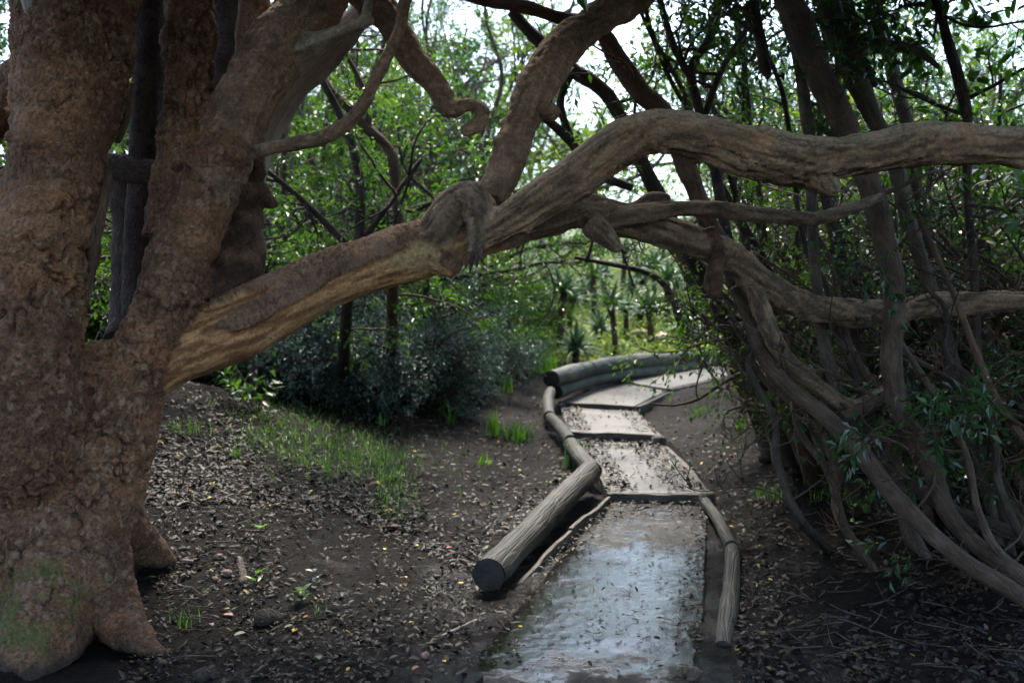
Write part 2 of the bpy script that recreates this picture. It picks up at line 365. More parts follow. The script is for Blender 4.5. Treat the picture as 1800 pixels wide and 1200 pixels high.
# ------------------------------------------------------------------ path treads
def wet_material():
    m, n, b = mat_new('wet_muddy_slab'); L = n.links
    co = nd(n, 'ShaderNodeTexCoord').outputs['Object']
    n1 = nd(n, 'ShaderNodeTexNoise', Scale=3.4, Detail=8.0, Roughness=.68); L.new(co, n1.inputs['Vector'])
    n2 = nd(n, 'ShaderNodeTexNoise', Scale=60.0, Detail=7.0, Roughness=.7); L.new(co, n2.inputs['Vector'])
    n4 = nd(n, 'ShaderNodeTexNoise', Scale=11.0, Detail=4.0, Roughness=.6); L.new(co, n4.inputs['Vector'])
    pa = nd(n, 'ShaderNodeAttribute', attribute_name='pool'); pm = nd(n, 'ShaderNodeMath', operation='MULTIPLY_ADD'); L.new(pa.outputs['Fac'], pm.inputs[0]); pm.inputs[1].default_value = -.2
    pad = nd(n, 'ShaderNodeMath', operation='ADD'); pad.inputs[1].default_value = .1; L.new(n1.outputs[0], pad.inputs[0]); L.new(pad.outputs[0], pm.inputs[2])
    c = ramp(n, n4.outputs[0], [(.3, (.004, .0034, .003)), (.55, (.01, .008, .0068)), (.75, (.024, .02, .016))]); L.new(c, b.inputs['Base Color'])
    r = ramp(n, pm.outputs[0], [(.5, (.03,)*3), (.56, (.42,)*3)]); L.new(r, b.inputs['Roughness'])
    sp = ramp(n, pm.outputs[0], [(.5, (1,)*3), (.57, (.15,)*3)]); L.new(sp, b.inputs['Specular IOR Level'])
    st = ramp(n, pm.outputs[0], [(.46, (.075,)*3), (.62, (.5,)*3)])
    h = nd(n, 'ShaderNodeMath', operation='MULTIPLY_ADD'); L.new(n4.outputs[0], h.inputs[0]); h.inputs[1].default_value = 3.2; L.new(n2.outputs[0], h.inputs[2])
    bp = nd(n, 'ShaderNodeBump', Distance=.02); L.new(st, bp.inputs['Strength']); L.new(h.outputs[0], bp.inputs['Height']); L.new(bp.outputs[0], b.inputs['Normal'])
    return m
M['wet'] = wet_material()
def slab_material():
    m, n, b = mat_new('pale_worn_slab'); L = n.links
    co = nd(n, 'ShaderNodeTexCoord').outputs['Object']
    n1 = nd(n, 'ShaderNodeTexNoise', Scale=2.6, Detail=6.0, Roughness=.6); L.new(co, n1.inputs['Vector'])
    n2 = nd(n, 'ShaderNodeTexNoise', Scale=70.0, Detail=4.0); L.new(co, n2.inputs['Vector'])
    c = ramp(n, n1.outputs[0], [(.3, (.03, .026, .021)), (.5, (.07, .066, .058)), (.75, (.11, .106, .094))]); L.new(c, b.inputs['Base Color'])
    r = ramp(n, n1.outputs[0], [(.3, (.42,)*3), (.7, (.6,)*3)]); L.new(r, b.inputs['Roughness']); b.inputs['Specular IOR Level'].default_value = .3
    bp = nd(n, 'ShaderNodeBump', Strength=.6, Distance=.01); L.new(n2.outputs[0], bp.inputs['Height']); L.new(bp.outputs[0], b.inputs['Normal'])
    return m
M['slab'] = slab_material()
path = empty('path', tuple(SL['P1'].mean(0)))
tag(path, 'stepped garden path of pale slabs winding uphill from a wet muddy landing', 'path', kind='structure')
def grid_slab(name, S, mat, nu, nv, thick, bump, seed, ragged=0.):
    u, v = np.meshgrid(np.linspace(0, 1, nu), np.linspace(0, 1, nv))
    P = ((1-u)*(1-v))[..., None]*S[0]+(u*(1-v))[..., None]*S[1]+(u*v)[..., None]*S[2]+((1-u)*v)[..., None]*S[3]
    Q = P.reshape(-1, 3).copy()
    edge = np.minimum(np.minimum(u, 1-u), np.minimum(v, 1-v)).ravel()
    if ragged:
        e = np.exp(-edge/.03)
        Q[:, 0] += e*ragged*vn(Q*6, seed+3); Q[:, 1] += e*ragged*vn(Q*6+9, seed+4)
    Q[:, 2] += bump*fbm(Q*[4, 4, 0], 2, seed)+bump*.22*fbm(Q*[22, 22, 0], 2, seed+1)
    if nu > 30: Q[:, 2] -= .05*np.exp(-u.ravel()/.05)+.02*np.exp(-v.ravel()/.03)
    n = nu*nv; ix = np.arange(n).reshape(nv, nu)
    qs = [np.stack([ix[:-1, :-1], ix[:-1, 1:], ix[1:, 1:], ix[1:, :-1]], -1).reshape(-1, 4)]
    ring = np.concatenate([ix[0, :-1], ix[:-1, -1], ix[-1, :0:-1], ix[:0:-1, 0]])
    low = Q[ring].copy(); low[:, 2] -= thick; k = len(ring); a = np.arange(k); b = (a+1) % k
    qs.append(np.stack([ring[a], n+a, n+b, ring[b]], 1))
    return link(name, mk_mesh(name, np.vstack([Q, low])-np.array(path.location), np.vstack(qs), None, True, {'pool': sstep(6.0, 4.9, np.concatenate([Q[:, 1], low[:, 1]]))*sstep(3.3, 4.0, np.concatenate([Q[:, 1], low[:, 1]]))}), mat, path)
grid_slab('wet_slab', SL['P1'], M['wet'], 120, 300, .1, .005, 4)
for k in ('P2', 'P3', 'P4', 'P5'):
    grid_slab('slab', SL[k], M['slab'], 24, 30, .06 if k in ('P2', 'P3') else .05, .006, ord(k[1]), .02)
def board(name, a, b, h, t, parent=None, mat=None, seed=0, nseg=12, wob=.008):
    """sawn board standing on edge from a to b (top edge line), h high and t thick, slightly warped and worn"""
    a = np.asarray(a, float); b = np.asarray(b, float)
    org = np.array(parent.location) if parent is not None else a
    s = np.linspace(0, 1, nseg)[:, None]; C = a*(1-s)+b*s
    d = b-a; L = np.linalg.norm(d); d /= L; nrm = np.cross(d, [0, 0, 1]); nrm /= np.linalg.norm(nrm); up = np.cross(nrm, d)
    C = C+nrm*wob*fbm(np.c_[s*3, s*0+seed, s*0], 2, seed)[:, None]+up*wob*fbm(np.c_[s*4, s*0+seed+5, s*0], 2, seed)[:, None]
    bev = min(t, h)*.14
    prof = [(-t/2, -h), (t/2, -h), (t/2, -bev), (t/2-bev, 0), (-t/2+bev, 0), (-t/2, -bev)]
    V = np.vstack([[c+nrm*p+up*q for p, q in prof] for c in C])-org; m = len(prof)
    i = np.arange(nseg-1)[:, None]*m; j = np.arange(m)[None]; j2 = (j+1) % m
    Q = np.stack([i+j, i+m+j, i+m+j2, i+j2], -1).reshape(-1, 4)
    T = []
    for e in (0, (nseg-1)*m):
        for k in range(1, m-1): T.append((e, e+k, e+k+1) if e == 0 else (e, e+k+1, e+k))
    bk = np.vstack([[(p*1., q*1., L*float(ss)+seed*1.7) for p, q in prof] for ss in s[:, 0]])
    o = link(name, mk_mesh(name, V, Q, T, False, {'bk': bk}), mat or M['board'], parent)
    if parent is None: o.location = a
    return o
def up(p, dz): return np.asarray(p)+np.array([0, 0, dz])
# risers and fascias belong to the path
for a, b, h in ((SL['P2'][0], SL['P2'][1], .12), (SL['P3'][0], SL['P3'][1], .14), (SL['P4'][0], SL['P4'][1], .1), (SL['P5'][0], SL['P5'][1], .06)):
    f = np.array([0, -.03, .004]); board('riser_board', a+f, b+f, h, .035, path, seed=int(h*100))
for a, b, h in ((SL['P4'][1], SL['P4'][2], .3), (SL['P5'][1], SL['P5'][2], .32)):
    f = np.array([.03, -.02, -.006]); board('fascia_board', a+f, b+f, h, .04, path, seed=int(h*90))

# ------------------------------------------------------------------ poles and boards edging the path
def pole(pts, r, label, mat='pole', seed=0, name='edging_log', group='poles edging the path', cut=True):
    """round pole through world points with a sawn end face"""
    P = spline(np.array(pts), .05); org = P[0].copy(); rr = np.full(len(P), r)
    root = empty(name, tuple(org)); mb = MB()
    mb.tube(P-org, rr*(1+.03*np.sin(np.arange(len(P))*.3+seed)), 20, .12, 7, seed, cap=False); mb.build('pole', M[mat], root)
    T, N, B = frames(P-org)
    for e, s in ((0, -1), (len(P)-1, 1)):
        th = np.arange(20)/20*2*math.pi; V = [P[e]-org+T[e]*s*.004]; V += [P[e]-org+T[e]*s*(.004 if q else 0)+(N[e]*math.cos(a)+B[e]*math.sin(a))*r*(.93 if q else 1.0) for q in (1, 0) for a in th]
        tr = [(0, 1+i, 1+(i+1) % 20) if s > 0 else (0, 1+(i+1) % 20, 1+i) for i in range(20)]
        qd = [(1+i, 21+i, 21+(i+1) % 20, 1+(i+1) % 20) if s > 0 else (1+i, 1+(i+1) % 20, 21+(i+1) % 20, 21+i) for i in range(20)]
        m2 = MB(); m2.poly(V, qd, tr); m2.build('cut_end', M['endgrain'], root)
    return tag(root, label, 'log', group)
M['endgrain'] = bark_mat('dark_wet_end_grain', (.01, .009, .008), (.02, .017, .014), (.04, .033, .027), 1, 30, .5, .7)
def A3(*p): return at(*p)
pole([A3(858, 1010, 4.72), A3(940, 927, 5.6), A3(1036, 830, 6.95)], .079, 'thick round log with its dark sawn end facing out beside the wet landing', seed=1)
pole([A3(1042, 828, 7.15), A3(1022, 806, 7.6), A3(1003, 783, 8.1)], .066, 'short round log just past the thick log, half hidden by a strappy plant', seed=2)
pole([A3(1003, 776, 8.3), A3(985, 752, 9.1), A3(968, 735, 9.7)], .058, 'thin pale pole slanting up the left edge of the middle step', seed=3)
pole([A3(966, 732, 9.9), A3(963, 705, 10.6), A3(968, 688, 11.2)], .06, 'short upright-looking pale pole below the cut end of the double rail', seed=4)
TOP = [(969, 666, 11.4), (1035, 648, 12.6), (1105, 636, 13.6), (1185, 631, 15.2), (1254, 622, 16.8)]
LOW = [(977, 689, 11.5), (1035, 670, 12.6), (1102, 656, 13.5), (1185, 648, 15.1), (1254, 637, 16.7)]
tl = ['lowest length of the upper rail, ending in a dark cut face', 'upper rail log next after the one with the cut face', 'upper rail log third along the bend of the path', 'far end length of the upper rail beside the aloe garden']
ll = ['lower rail log under the cut-ended upper log', 'lower rail log second along the bend', 'lower rail log third along the bend', 'lower rail log at the far end of the bend']
for i in range(4):
    a, b = A3(*TOP[i]), A3(*TOP[i+1]); e = (b-a)*.004; pole([a+e, (a+b)/2+[0, 0, .008], b-e], .1, tl[i], 'rail', seed=10+i, group='stacked rail logs at the bend')
    a, b = A3(*LOW[i]), A3(*LOW[i+1]); e = (b-a)*.004; pole([a+e, (a+b)/2, b-e], .08, ll[i], 'rail', seed=20+i, group='stacked rail logs at the bend')
pole([A3(1258, 626, 17.0), A3(1270, 617, 18)], .1, 'short stub log past the far end of the upper rail', seed=31, group='stacked rail logs at the bend')
def tboard(a, b, h, t, label, seed):
    o = board('edging_board', a, b, h, t, None, seed=seed, nseg=20, wob=.012); return tag(o, label, 'board', 'boards edging the path')
tboard(A3(884, 1052, 4.7), A3(1000, 930, 5.72), .08, .025, 'dark wet edging board lying along the thick log', 1)
tboard(A3(1002, 927, 5.75), A3(1072, 872, 6.72), .08, .025, 'dark edging board running up to the first step corner', 2)
tboard(A3(1072, 866, 6.8), A3(1046, 812, 7.7), .09, .035, 'thin pale strip edging the left of the leafy second tread', 3)
tboard(A3(980, 712, 11.4), A3(1080, 666, 13.3), .1, .05, 'low timber kerb under the lower rail', 4)
def seg_pole(pts, r, label, seed): return pole([A3(*p)+[0, 0, .004] for p in pts], r, label, 'pole', seed, 'edging_pole', 'low poles on the far edge of the path')
tboard(A3(1168, 783, 8.95), A3(1213, 824, 7.9), .12, .06, 'curved timber edging board right of the second tread, upper length', 5)
tboard(A3(1214, 826, 7.85), A3(1247, 870, 6.85), .14, .065, 'curved timber edging board right of the second tread, ending at its post', 6)
tboard(A3(1108, 730, 10.9), A3(1162, 765, 9.3), .08, .05, 'pale sloping edging board right of the third tread', 7)
seg_pole([(1240, 884, 6.6), (1262, 915, 6.1), (1286, 962, 5.45)], .036, 'half buried grey pole beside the wet slab below the step', 7)
seg_pole([(1288, 968, 5.4), (1284, 1050, 4.6), (1270, 1145, 3.92)], .042, 'long split grey pole along the lower right edge of the wet slab', 8)
def post(px, py, d, r, h, label, seed):
    p = at(px, py, d); mb = MB(); P = np.array([[0, 0, -h], [0, 0, -h/2], [0, 0, 0]]); mb.tube(P, [r, r, r*.97], 14, .08, 5, seed)
    o = mb.build('post', M['board']); o.location = p; return tag(o, label, 'post')
post(1158, 768, 9.15, .07, .3, 'squat dark post at the right corner of the third step', 1)
post(1243, 866, 6.75, .055, .25, 'squat dark post at the right corner of the first step', 2)

# ------------------------------------------------------------------ the old tree with the arching limb
# every stem: (part name, path in photograph pixels with radius px and depth, style)
ST = []
def stem(part, pts, style):
    P = px_path(pts); P[:, 3] *= {'flaky': .9, 'smooth': .88, 'peel': .92, 'grey': .9, 'wood': .88}.get(style, .95); ST.append((part, P, style))
stem('stem', [(140, -260, 100, 4.05), (138, -80, 116, 4.0), (128, 60, 112, 4.0), (112, 200, 98, 3.98), (90, 340, 88, 3.95), (72, 470, 88, 3.95), (58, 590, 94, 3.96), (46, 690, 104, 3.98), (40, 790, 112, 4.02), (10, 860, 80, 4.1)], 'flaky')
stem('stem', [(322, -260, 42, 4.35), (332, -60, 46, 4.33), (334, 80, 46, 4.3), (330, 200, 48, 4.28), (318, 310, 50, 4.26), (308, 420, 60, 4.25)], 'flaky')
stem('trunk', [(390, 270, 58, 4.2), (364, 340, 58, 4.2), (322, 440, 64, 4.18), (296, 540, 62, 4.16), (242, 650, 68, 4.15), (205, 770, 70, 4.14), (155, 880, 94, 4.14), (122, 980, 108, 4.15), (108, 1080, 122, 4.15), (100, 1200, 140, 4.15)], 'flaky')
stem('stem', [(690, -230, 52, 4.45), (610, -90, 56, 4.4), (548, 5, 60, 4.36), (490, 85, 62, 4.32), (440, 165, 60, 4.28), (405, 240, 58, 4.24), (378, 310, 60, 4.2)], 'smooth')
stem('stem', [(450, -160, 34, 4.5), (446, 0, 32, 4.46), (440, 80, 31, 4.42), (420, 180, 30, 4.36), (395, 260, 28, 4.3)], 'smooth')
stem('trunk', [(50, 690, 72, 4.05), (130, 655, 54, 4.1), (200, 635, 42, 4.13), (260, 620, 44, 4.14)], 'flaky')
stem('trunk', [(40, 800, 70, 4.1), (70, 900, 95, 4.12), (60, 1000, 105, 4.1), (40, 1100, 115, 4.05)], 'flaky')
stem('root', [(150, 960, 76, 4.1), (190, 1050, 60, 4.0), (236, 1115, 34, 3.92), (280, 1152, 16, 3.86), (310, 1170, 8, 3.84)], 'flaky')
stem('root', [(160, 860, 70, 4.2), (215, 925, 50, 4.45), (258, 965, 30, 4.62), (300, 990, 16, 4.74)], 'flaky')
stem('root', [(120, 1000, 95, 4.05), (80, 1100, 84, 3.85), (50, 1190, 60, 3.65), (30, 1260, 40, 3.5)], 'flaky')
stem('root', [(40, 950, 90, 4.05), (-60, 1080, 80, 4.0), (-140, 1180, 50, 3.9)], 'flaky')
stem('limb', [(270, 650, 56, 4.2), (340, 608, 62, 4.22), (420, 572, 61, 4.28), (500, 532, 56, 4.34), (600, 490, 53, 4.4), (700, 456, 51, 4.44), (770, 432, 50, 4.46), (810, 420, 46, 4.48), (870, 408, 38, 4.52)], 'peel')
stem('limb', [(765, 425, 44, 4.44), (796, 376, 42, 4.4), (822, 350, 38, 4.35), (842, 366, 36, 4.3), (848, 396, 34, 4.27), (840, 428, 24, 4.25), (830, 452, 14, 4.25)], 'grey')
stem('limb', [(770, 455, 34, 4.42), (800, 478, 14, 4.4)], 'peel')
stem('branch', [(832, 428, 26, 4.27), (868, 405, 36, 4.26), (930, 365, 42, 4.24), (1000, 318, 45, 4.2), (1075, 262, 47, 4.16), (1150, 232, 42, 4.12), (1235, 243, 44, 4.08), (1330, 270, 48, 4.04), (1420, 282, 52, 4.0), (1500, 272, 43, 3.97), (1610, 254, 39, 3.94), (1720, 256, 38, 3.9), (1850, 262, 37, 3.86), (2050, 280, 36, 3.8), (2300, 250, 30, 3.75)], 'wood')
stem('branch', [(1420, 290, 38, 4.0), (1445, 318, 26, 3.98), (1470, 337, 12, 3.96)], 'wood')
stem('branch', [(862, 352, 30, 4.42), (886, 298, 34, 4.46), (915, 220, 35, 4.5), (945, 148, 36, 4.55), (990, 82, 38, 4.62), (1060, 30, 35, 4.7), (1140, -30, 33, 4.8), (1260, -140, 28, 4.95)], 'smooth')
stem('branch', [(968, 200, 18, 4.5), (962, 192, 12, 4.44)], 'smooth')
stem('limb', [(860, 412, 38, 4.52), (940, 386, 39, 4.58), (1010, 370, 38, 4.64), (1090, 384, 36, 4.72), (1180, 410, 32, 4.82), (1260, 440, 31, 4.92), (1330, 488, 30, 5.02), (1395, 530, 29, 5.12), (1470, 548, 27, 5.2), (1560, 548, 25, 5.28), (1660, 535, 24, 5.35), (1830, 528, 21, 5.4)], 'grey')
stem('branch', [(1045, 395, 22, 4.66), (1120, 377, 19, 4.62), (1220, 366, 17, 4.62), (1330, 377, 17, 4.66), (1420, 385, 15, 4.72), (1490, 369, 12, 4.8), (1550, 345, 8, 4.9)], 'grey')
stem('branch', [(1040, 392, 26, 4.6), (1070, 420, 18, 4.56), (1086, 440, 10, 4.54)], 'grey')
stem('branch', [(1115, 365, 12, 4.7), (1150, 350, 16, 4.66), (1178, 348, 8, 4.64)], 'grey')
stem('branch', [(1245, 400, 16, 4.85), (1258, 450, 15, 4.86), (1254, 500, 16, 4.85), (1260, 525, 7, 4.85)], 'dark')
stem('branch', [(1318, 490, 18, 5.0), (1345, 560, 18, 5.02), (1375, 622, 16, 5.05), (1430, 672, 16, 5.1), (1490, 712, 15, 5.15), (1530, 702, 13, 5.15), (1560, 678, 10, 5.18)], 'grey')
stem('branch', [(640, -20, 40, 4.5), (690, 40, 30, 4.5), (722, 98, 29, 4.5), (768, 150, 22, 4.5), (790, 190, 23, 4.48), (826, 184, 17, 4.46), (848, 198, 18, 4.45), (840, 220, 17, 4.44), (812, 232, 13, 4.43)], 'smooth')
stem('branch', [(790, 185, 20, 4.49), (788, 196, 12, 4.47)], 'smooth')
stem('branch', [(725, -90, 13, 4.15), (712, 0, 13, 4.12), (700, 60, 13, 4.1), (665, 130, 13, 4.08), (630, 196, 14, 4.08), (580, 236, 14, 4.1), (530, 250, 13, 4.14), (470, 262, 12, 4.2), (415, 278, 14, 4.24)], 'smooth')
stem('branch', [(520, 92, 30, 4.3), (570, 70, 17, 4.22), (615, 50, 13, 4.16), (655, 36, 8, 4.12)], 'pale')
stem('branch', [(640, 44, 10, 4.14), (646, 15, 9, 4.14), (652, -30, 9, 4.15)], 'pale')
stem('stem', [(440, 230, 26, 4.52), (425, 330, 40, 4.5), (412, 430, 52, 4.46), (400, 500, 60, 4.4), (350, 600, 60, 4.3)], 'dark')
stem('branch', [(-90, 300, 46, 4.5), (-30, 215, 44, 4.5), (20, 165, 42, 4.4), (90, 90, 40, 4.2)], 'flaky')
stem('branch', [(455, 340, 26, 4.5), (475, 355, 14, 4.48), (485, 362, 8, 4.47)], 'dark')

BAND = {'flaky': 0, 'smooth': 1, 'peel': 2, 'grey': 3, 'wood': 4, 'pale': 5, 'dark': 6}
def build_old_tree():
    mb = MB(); K = []
    for i, (part, P, sty) in enumerate(ST):
        Q = spline(P, .03); Q[:, 3] = np.maximum(Q[:, 3], .008)
        n = len(Q)
        wob = .12 if sty in ('peel', 'wood', 'grey', 'smooth') else .06
        mb.tube(Q[:, :3], Q[:, 3]*(1+wob*fbm(np.c_[np.linspace(0, n*.03*5, n), np.full(n, i*7.), np.zeros(n)], 2, i)), 24, .10 if sty != 'flaky' else .13, 5, i)
        T = np.gradient(Q[:, :3], axis=0); T /= np.linalg.norm(T, axis=1)[:, None]
        for k in range(n): K.append((Q[k, :3], Q[k, 3], T[k], k*.03, i))
    tmp = bpy.data.objects.new('tmp', mb.mesh('tmp')); col.objects.link(tmp)
    rm = tmp.modifiers.new('r', 'REMESH'); rm.mode = 'VOXEL'; rm.voxel_size = .008; rm.adaptivity = 0
    sm = tmp.modifiers.new('s', 'SMOOTH'); sm.iterations = 5; sm.factor = .5
    dg = bpy.context.evaluated_depsgraph_get(); dg.update()
    ev = tmp.evaluated_get(dg); me = ev.to_mesh()
    n = len(me.vertices); V = np.zeros(n*3); me.vertices.foreach_get('co', V); V = V.reshape(-1, 3)
    N = np.zeros(n*3); me.vertices.foreach_get('normal', N); N = N.reshape(-1, 3)
    m = len(me.polygons); nl = len(me.loops); lv = np.zeros(nl, np.int32); me.loops.foreach_get('vertex_index', lv)
    lt = np.zeros(m, np.int32); me.polygons.foreach_get('loop_total', lt)
    assert (lt == 4).all(); Fq = lv.reshape(-1, 4)
    ev.to_mesh_clear(); bpy.data.objects.remove(tmp)
    # nearest stem for every vertex (by distance relative to the stem's radius)
    kd = kdtree.KDTree(len(K))
    for i, k in enumerate(K): kd.insert(Vector(k[0]), i)
    kd.balance()
    KP = np.array([k[0] for k in K]); KR = np.array([k[1] for k in K]); KT = np.array([k[2] for k in K]); KS = np.array([k[3] for k in K]); KI = np.array([k[4] for k in K])
    best = np.zeros(n, int)
    for v in range(n):
        c = kd.find_n(Vector(V[v]), 9); bd = 1e9
        for co, i, d in c:
            e = d/(KR[i]+.02)
            if e < bd: bd = e; best[v] = i
    si = KI[best]; T = KT[best]; rel = V-KP[best]; ax = (rel*T).sum(1); rad = rel-T*ax[:, None]
    s = KS[best]+ax
    sty = np.array([BAND[x[2]] for x in ST])[si]
    bk = np.stack([rad[:, 0]+si*.7, rad[:, 1]+rad[:, 2]*.3, rad[:, 2]], 1)
    # stretched coordinate following each stem
    along = rad*1.0+T*(s*.22)[:, None]+si[:, None]*1.31
    disp = np.zeros(n); C = np.zeros((n, 3)); GAIN = np.array([1.55, 1.8, 1.65, 1.9, 1.9, 1.4, 1.5])*np.array([[1.03], [1.0], [.92]])
    def mixc(a, b, t): return np.asarray(a)*(1-t[:, None])+np.asarray(b)*t[:, None]
    P = V
    big = fbm(P*5, 3, 21); mid = fbm(P*16, 3, 22); fine = fbm(P*55, 2, 23)
    Pw = P+.016*np.stack([fbm(P*30, 2, 71), fbm(P*30+7, 2, 72), fbm(P*30+3, 2, 73)], 1)
    f1, f2, cid = worley(Pw*[46, 46, 27], 5); crack = np.maximum(sstep(.0, .16, f2-f1), sstep(.0, .35, fbm(P*9, 2, 74)))
    g1, g2, gid = worley(Pw*[105, 105, 60], 8); crk2 = sstep(.0, .25, g2-g1)
    kn1, kn2, kid = worley(P*9, 12); knob = np.where(kid > .72, sstep(.32, .05, kn1), 0)
    # flaky reddish bark on the stems
    fl = sty == 0
    patch = sstep(-.25, .25, fbm(P*3.2+5, 2, 31))
    wr = fbm(P*[7, 7, 38]+[0, 0, 3], 3, 81)*sstep(-.3, .3, fbm(P*4+9, 2, 82)); rug = np.abs(fbm(P*[13, 13, 8], 3, 83))
    flm = .5+.6*sstep(-.25, .3, fbm(P*2.6+4, 2, 87))
    d_fl = .026*big+.011*mid+.010*wr-.026*sstep(.09, .0, rug)*sstep(-.1, .3, fbm(P*3+2, 2, 84))+(.009*crack*(.2+cid)+.005*crk2*gid)*flm+.018*knob+.004*fine
    c_fl = mixc((.115, .058, .032), (.20, .1, .054), patch); c_fl = mixc(c_fl, (.27, .19, .135), sstep(.5, .95, cid)*.4*flm)
    c_fl = mixc(c_fl, (.22, .095, .045), sstep(.2, .5, fbm(P*7+11, 3, 33))*.6)
    c_fl = c_fl*(1-.5*sstep(.07, .0, rug)*sstep(-.1, .3, fbm(P*3+2, 2, 84)))[:, None]*(1+.3*wr)[:, None]; c_fl = c_fl*(.45+.55*crack)[:, None]*(.75+.25*crk2)[:, None]*(1+.35*mid)[:, None]
    moss = sstep(.0, .4, fbm(P*4, 3, 41)+.9*sstep(.55, -.1, P[:, 2])*sstep(-1.45, -1.95, P[:, 0])+.15-.45)*sstep(1.0, .3, P[:, 2])
    c_fl = mixc(c_fl, (.075, .078, .022), moss*sstep(-.3, .2, mid+.4*fine)*.85)
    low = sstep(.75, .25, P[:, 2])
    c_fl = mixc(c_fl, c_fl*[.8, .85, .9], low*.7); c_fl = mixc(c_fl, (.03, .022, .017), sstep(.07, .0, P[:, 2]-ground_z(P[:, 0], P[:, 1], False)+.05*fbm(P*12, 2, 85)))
    # peeling limb: bare orange wood with plates of old bark left on it
    upv = rad/np.maximum(np.linalg.norm(rad, axis=1), 1e-6)[:, None]
    plate = fbm(along*[11, 11, 11], 5, 61)*1.1+.55*upv[:, 2]-.02+.35*sstep(-.45, -.1, P[:, 0])*sstep(.1, .7, upv[:, 2]+.3)
    pm = sstep(.15, .185, plate)
    grain = fbm(along*[45, 45, 45], 3, 62)
    gr2 = fbm(rad*60+T*(s*2.2)[:, None], 2, 63)
    d_pl = pm*(.018+.008*crack+.010*mid)+(1-pm)*(.006*grain+.003*gr2)+.016*big
    c_w = mixc((.14, .064, .028), (.32, .175, .082), sstep(-.35, .4, grain)); c_w = mixc(c_w, (.27, .22, .13), sstep(.1, .5, upv[:, 2])*sstep(-1.3, -.9, -P[:, 0]*.0-1.0+P[:, 0]*.0+0*P[:, 2])*.0+sstep(-.1, .4, fbm(P*5, 2, 66))*.45)
    c_pl = mixc(c_w, np.asarray((.12, .07, .045))*(.6+.4*crack)[:, None]*(1+.5*mid[:, None]), pm)
    # weathered grey-brown wood
    fis = np.abs(fbm(rad*16+T*(s*1.0)[:, None]+si[:, None]*2.1, 3, 67)); fis = sstep(.05, .0, fis)*sstep(-.15, .2, fbm(P*4+1, 2, 68))
    d_wd = .010*grain+.005*gr2+.018*big+.016*knob+.006*mid-.012*sstep(.45, .6, fbm(rad*20+T*(s*1.6)[:, None]+si[:, None], 2, 64))-.012*fis
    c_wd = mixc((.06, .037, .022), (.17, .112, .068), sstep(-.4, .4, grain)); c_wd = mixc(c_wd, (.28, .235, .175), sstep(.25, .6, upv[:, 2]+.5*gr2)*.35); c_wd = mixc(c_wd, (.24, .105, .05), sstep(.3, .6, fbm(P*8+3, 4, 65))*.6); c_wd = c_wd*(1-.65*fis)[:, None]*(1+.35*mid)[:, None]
    # smooth paler bark with pits
    d_sm = .018*big+.014*mid+.004*gr2-.006*fis+.003*fine+.018*knob+.0025*crk2+.007*wr
    c_sm = mixc((.11, .068, .044), (.185, .118, .078), sstep(-.4, .4, fbm(P*6, 3, 51))); c_sm = mixc(c_sm, (.26, .2, .15), sstep(.2, .5, fine)*.5); c_sm = mixc(c_sm, (.07, .048, .036), sstep(.25, .6, mid)*.6); c_sm = c_sm*(1-.45*fis)[:, None]*(1+.45*grain)[:, None]
    d_gy = .013*grain+.006*gr2+.018*big+.018*knob+.010*mid-.012*fis
    c_gy = mixc((.055, .038, .026), (.15, .105, .073), sstep(-.4, .4, grain))*(1-.6*fis)[:, None]*(1+.35*mid)[:, None]
    d_pa = d_gy; c_pa = mixc((.17, .135, .1), (.36, .29, .22), sstep(-.4, .4, grain))
    d_dk = .03*big+.014*mid+.006*crack; c_dk = mixc((.04, .022, .014), (.1, .058, .037), sstep(-.4, .5, mid))*(.5+.5*crack)[:, None]
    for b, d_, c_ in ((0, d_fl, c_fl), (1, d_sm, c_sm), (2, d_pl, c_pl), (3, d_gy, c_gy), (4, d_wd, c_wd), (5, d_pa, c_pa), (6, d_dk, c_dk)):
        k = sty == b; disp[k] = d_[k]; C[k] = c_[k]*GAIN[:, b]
    # soften style jumps where stems meet
    acc = disp.copy(); accC = C.copy()
    for it in range(3):
        sa = np.zeros(n); sC = np.zeros((n, 3)); cnt = np.zeros(n)
        edge = np.concatenate([Fq[:, [0, 1]], Fq[:, [1, 2]], Fq[:, [2, 3]], Fq[:, [3, 0]]])
        same = sty[edge[:, 0]] != sty[edge[:, 1]]
        e = edge[same]
        if len(e) == 0: break
        np.add.at(sa, e[:, 0], disp[e[:, 1]]); np.add.at(sC, e[:, 0], C[e[:, 1]]); np.add.at(cnt, e[:, 0], 1)
        k = cnt > 0; disp[k] = .5*disp[k]+.5*sa[k]/cnt[k]; C[k] = .5*C[k]+.5*sC[k]/cnt[k][:, None]
    sr = KR[best]; disp *= np.clip(sr/.09, .25, 1)
    V = V+N*disp[:, None]
    root = empty('old_gnarled_tree', tuple(at(130, 1150, 4.1)))
    tag(root, 'massive old multi-stemmed tree with flaky bark and a limb arching over the path', 'tree')
    org = np.array(root.location)
    # split the continuous surface into parts by stem
    key = []; order = {}
    for part, P_, s_ in ST: key.append(part)
    groups = {}
    for i, (part, P_, s_) in enumerate(ST):
        if part in ('trunk', 'limb'): groups.setdefault(part, []).append(i)
        else: groups.setdefault((part, i), []).append(i)
    for small, into in ((15, 14), (17, 16), (25, 24)):                 # knobs stay with the branch they sit on
        for k in list(groups):
            if groups[k] == [small]: del groups[k]
        for k in groups:
            if into in groups[k]: groups[k].append(small)
    fs = si[Fq[:, 0]]
